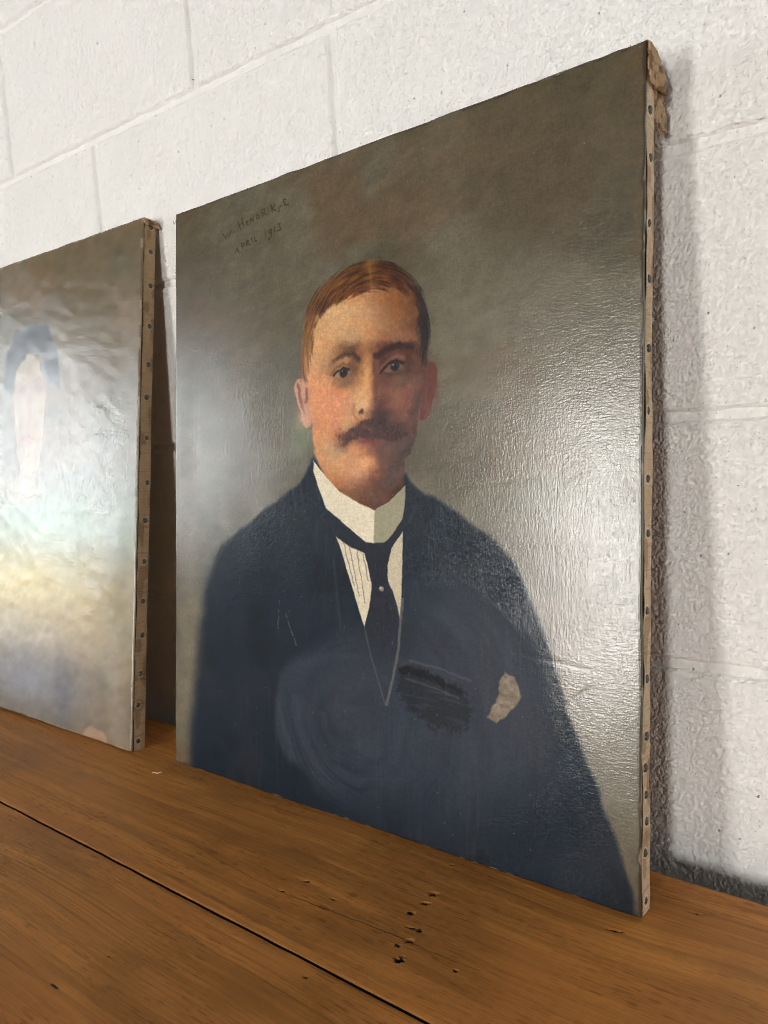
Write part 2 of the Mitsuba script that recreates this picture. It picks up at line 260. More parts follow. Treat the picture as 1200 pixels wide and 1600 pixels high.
LINE={'SIGN':[[[93.7,655.8],[98.9,649.2],[102.1,654.8],[105.2,650.7],[108.3,656.3]],[[113.5,654.8],[113.9,654.4]],[[119.7,664.1],[124.7,654.9]],[[126.8,666.7],[130.7,657.0]],[[122.3,659.2],[128.7,661.5]],[[138.1,662.2],[134.5,662.5],[135.7,657.7],[140.1,657.7]],[[135.1,660.4],[138.1,660.2]],[[142.2,658.6],[141.3,664.2],[146.6,659.0],[146.2,665.1]],[[151.5,665.9],[152.4,660.4],[156.3,661.6],[155.8,664.3],[151.5,665.9]],[[162.1,661.6],[160.2,669.3],[165.0,668.6],[165.4,666.2],[161.5,665.7],[166.9,662.5]],[[169.8,669.8],[170.7,663.0]],[[175.4,671.1],[177.3,663.5]],[[181.0,670.5],[176.7,666.9],[182.9,664.2]],[[186.0,661.6],[188.6,662.8],[187.5,665.6],[191.4,667.4]],[[198.6,672.3],[194.9,672.5],[196.7,666.3],[201.8,666.0]],[[196.4,669.3],[198.9,669.2]],[[116.3,629.2],[118.4,635.0],[122.4,628.1]],[[117.0,631.6],[121.4,631.0]],[[128.5,631.7],[126.6,638.2],[131.2,637.3],[131.5,634.5],[127.5,634.6]],[[135.5,633.7],[134.6,639.3],[138.0,639.3],[137.9,636.6],[135.6,636.4],[141.5,633.2]],[[143.5,640.9],[145.0,635.8]],[[147.8,641.3],[149.2,636.4],[151.3,636.6]],[[165.8,645.6],[166.4,639.5]],[[175.8,643.1],[172.5,644.2],[171.1,642.2],[173.9,640.1],[175.8,643.1],[175.4,637.0],[171.5,633.9]],[[180.9,645.1],[181.4,639.7]],[[185.6,648.0],[190.2,647.0],[187.4,644.3],[191.5,642.2],[191.1,639.7],[185.5,640.2]]],
 'LINE_L':[[[309.9,207.8],[319.2,177.1],[328.3,154.7],[337.4,130.6]]],
 'LINE_R':[[[358.9,240.8],[356.6,218.2],[353.4,186.9],[346.3,157.5],[339.0,132.1]]],
 'STRIPE':[[[282.3,293.6],[296.2,250.0]],[[290.2,289.9],[303.1,239.2]],[[300.6,286.4],[310.8,233.2]],[[309.1,282.9],[315.0,256.7]]],
 'CREASE_L':[[[265.7,472.0],[273.7,479.0],[281.7,481.6],[290.5,479.4]]],
 'LID_L':[[[269.3,471.0],[275.5,474.8],[283.5,476.7],[290.5,474.4]]],
 'LID_R':[[[331.7,467.8],[341.9,475.8],[350.9,478.3],[359.5,474.0]]],
 'LOW_R':[[[337.3,466.6],[345.3,464.9],[357.2,464.8]]],
 'CREASE_R':[[[334.1,472.7],[342.1,479.6],[351.7,482.3],[361.0,478.8]]],
 'BROW_L':[[[263.0,483.1],[273.8,488.1],[284.4,491.6],[294.8,490.5],[303.4,483.6]]],
 'BROW_R':[[[325.1,485.2],[336.5,489.1],[349.3,492.1],[360.3,492.7],[370.3,488.4]]],
 'PART':[[[316.9,581.3],[318.5,566.8],[320.2,553.0]]],
 'NOSE':[[[314.3,482.5],[311.8,465.1],[309.3,448.3],[308.4,434.6]]],
 'NOSE_E':[[[324.3,477.6],[325.1,465.8],[325.9,453.5],[325.1,438.7]]],
 'NOSE_W':[[[299.0,437.9],[295.6,431.5],[299.0,424.0],[304.1,421.7]]],
 'SCRATCH':[[[186.0,224.0],[183.8,188.7]],[[196.1,210.4],[212.9,176.3]]],
 'LAPEL':[[[209.6,350.4],[213.5,326.3]],[[268.8,273.9],[272.3,236.5],[277.7,202.9]],[[404.8,330.7],[412.1,294.3]]],
 'PATCH_TOP':[[[355.8,170.5],[379.1,170.8],[405.2,164.7],[428.1,158.0]]],
 'PATCH_EDGE':[[[362.9,162.0],[397.9,158.0],[423.9,153.1]],[[367.6,180.5],[405.2,177.1],[437.1,170.9]]],
 'LIP':[[[302.4,400.7],[315.1,399.8],[329.2,398.3]]],
 'EARL_IN':[[[217.0,466.0],[220.8,448.9],[226.5,433.1]],[[230.4,459.3],[229.4,445.5]]],
 'STRAND':[[[244.8,543.6],[272.1,559.8],[302.6,564.7]],[[251.7,535.8],[274.3,549.4],[302.6,556.5]],[[237.8,537.8],[251.7,552.8],[278.8,565.4]],[[272.1,556.4],[294.0,562.8],[313.1,564.5]]],
 'STRAND2':[[[247.1,548.4],[274.4,562.8],[306.8,569.7]],[[249.4,537.9],[272.1,553.9],[298.3,559.7]],[[233.0,522.9],[244.8,540.2],[263.1,554.5]]]}
DABS={'HAIR':[(228.6,495.7,np.float64(9.7),np.float64(31.5),0,(124,82,38),0.8),(240.1,542.6,np.float64(20.9),np.float64(10.9),40,(124,76,36),0.7),(267.7,564.2,np.float64(23.2),np.float64(8.2),35,(118,68,34),0.8),(302.6,571.6,np.float64(15.4),np.float64(10.6),20,(84,46,28),0.9),(335.7,565.8,np.float64(16.2),np.float64(10.2),-10,(92,52,32),0.8),(367.1,549.2,np.float64(11.1),np.float64(10.2),-50,(66,42,34),0.9),(383.8,515.7,np.float64(7.5),np.float64(18.0),0,(48,36,34),0.9),(386.8,487.7,np.float64(6.1),np.float64(18.0),0,(32,30,34),0.95)],
 'FACE1':[(272.1,527.9,np.float64(30.2),np.float64(17.2),-20,(222,180,136),0.8),(311.0,532.4,np.float64(18.7),np.float64(11.9),0,(206,160,118),0.6),(343.7,534.0,np.float64(22.7),np.float64(12.8),0,(190,132,92),0.6),(367.2,518.1,np.float64(12.3),np.float64(19.2),0,(168,112,76),0.7),(335.7,512.9,np.float64(27.5),np.float64(10.2),0,(192,142,92),0.5),(351.7,504.5,np.float64(15.7),np.float64(5.1),-10,(196,148,116),0.5),(249.3,493.4,np.float64(13.0),np.float64(20.4),0,(212,160,112),0.5),(315.2,499.3,np.float64(11.6),np.float64(11.5),0,(196,146,96),0.6),(285.3,498.9,np.float64(8.7),np.float64(6.8),0,(180,150,118),0.5)],
 'FACE2':[(262.9,437.7,np.float64(23.5),np.float64(23.1),0,(216,142,98),0.7),(280.8,441.8,np.float64(12.3),np.float64(7.9),0,(222,150,116),0.6),(286.1,453.5,np.float64(8.6),np.float64(4.1),0,(206,116,76),0.7),(249.0,404.2,np.float64(12.9),np.float64(21.0),0,(204,142,92),0.6),(267.3,383.0,np.float64(18.0),np.float64(13.6),0,(204,150,104),0.6),(256.4,392.9,np.float64(7.2),np.float64(5.4),0,(160,142,104),0.5),(293.8,385.0,np.float64(12.0),np.float64(5.3),0,(196,136,92),0.5),(289.4,363.7,np.float64(17.6),np.float64(9.2),20,(200,142,104),0.6),(315.1,377.9,np.float64(10.9),np.float64(5.3),-10,(226,164,110),0.8),(312.6,367.4,np.float64(11.8),np.float64(5.9),0,(206,142,106),0.6),(302.4,416.5,np.float64(20.7),np.float64(4.0),-28,(214,170,124),0.5)],
 'DARK':[(367.3,443.2,np.float64(12.2),np.float64(16.6),0,(142,86,74),0.5),(353.3,450.6,np.float64(11.0),np.float64(7.7),0,(150,100,86),0.5),(345.3,438.5,np.float64(11.2),np.float64(7.7),0,(140,84,74),0.4),(367.2,471.3,np.float64(11.0),np.float64(8.7),0,(104,62,54),0.6),(374.9,423.9,np.float64(7.6),np.float64(18.6),10,(110,76,66),0.5),(299.1,479.5,np.float64(7.8),np.float64(8.6),0,(78,48,38),0.9),(327.6,475.9,np.float64(6.6),np.float64(10.2),0,(80,46,42),0.85),(365.7,482.1,np.float64(10.7),np.float64(5.6),0,(88,54,48),0.7),(279.9,462.7,np.float64(12.4),np.float64(3.4),0,(122,84,60),0.85),(291.3,463.7,np.float64(6.0),np.float64(5.4),0,(108,70,50),0.85),(286.1,457.5,np.float64(7.8),np.float64(4.1),0,(150,112,84),0.5),(345.3,461.4,np.float64(12.8),np.float64(3.2),0,(104,66,56),0.6),(350.1,455.9,np.float64(11.0),np.float64(3.8),0,(132,104,76),0.4),(329.2,430.6,np.float64(12.3),np.float64(8.3),0,(58,36,38),0.95),(334.1,436.7,np.float64(6.4),np.float64(9.0),0,(110,64,58),0.6),(319.3,392.8,np.float64(11.5),np.float64(4.6),0,(122,76,56),0.8),(343.8,391.3,np.float64(17.6),np.float64(5.1),0,(96,68,60),0.7),(335.7,350.3,np.float64(18.0),np.float64(9.0),20,(104,64,50),0.7),(315.1,345.7,np.float64(18.5),np.float64(6.6),25,(110,74,56),0.7),(350.2,368.2,np.float64(10.9),np.float64(16.6),10,(98,62,52),0.5),(335.7,368.4,np.float64(9.8),np.float64(9.2),0,(120,72,56),0.4)],
 'NOSE':[(308.4,436.6,np.float64(6.7),np.float64(5.9),0,(226,182,136),0.4),(313.5,461.7,np.float64(3.4),np.float64(17.2),3,(224,172,116),0.35),(329.2,426.7,np.float64(10.7),np.float64(4.5),0,(56,34,34),0.6),(337.3,437.8,np.float64(4.1),np.float64(6.4),0,(96,56,48),0.5),(312.6,377.3,np.float64(9.2),np.float64(4.6),0,(232,172,122),0.5),(287.8,460.0,np.float64(10.6),np.float64(2.7),10,(120,84,62),0.4)],
 'EARS':[(224.5,429.7,np.float64(7.7),np.float64(9.8),0,(206,158,134),0.7),(396.5,453.1,np.float64(3.7),np.float64(15.6),8,(100,46,40),0.6),(388.4,429.2,np.float64(5.2),np.float64(9.9),10,(112,60,52),0.5)],
 'LIP':[(315.1,399.5,np.float64(13.5),np.float64(2.3),0,(112,44,46),0.8)],
 'MOUST':[(278.9,401.6,np.float64(7.0),np.float64(5.4),0,(132,82,44),0.6),(293.8,406.3,np.float64(8.6),np.float64(4.0),-30,(110,66,44),0.4),(327.6,417.8,np.float64(11.2),np.float64(5.3),0,(56,34,36),0.6),(312.6,413.4,np.float64(11.8),np.float64(2.6),-20,(140,84,50),0.35)],
 'BG':[(220.6,405.4,np.float64(13.5),np.float64(18.7),0,(106,120,88),0.6),(171.3,559.8,np.float64(63.1),np.float64(66.6),0,(92,84,68),0.6),(127.9,446.7,np.float64(66.2),np.float64(81.4),0,(98,94,80),0.5),(452.1,655.9,np.float64(82.1),np.float64(40.6),-20,(92,78,60),0.5),(514.8,590.2,np.float64(41.8),np.float64(28.0),0,(84,70,54),0.5),(411.5,523.9,np.float64(42.4),np.float64(84.0),0,(108,102,84),0.6),(72.1,620.9,np.float64(48.0),np.float64(54.6),0,(84,76,62),0.6),(479.0,423.1,np.float64(83.4),np.float64(78.4),0,(112,104,90),0.5),(396.7,695.0,np.float64(82.8),np.float64(24.0),-20,(94,84,66),0.4),(563.3,146.6,np.float64(27.7),np.float64(75.6),0,(118,116,104),0.6),(31.0,163.1,np.float64(20.3),np.float64(139.4),0,(112,102,84),0.6)]}
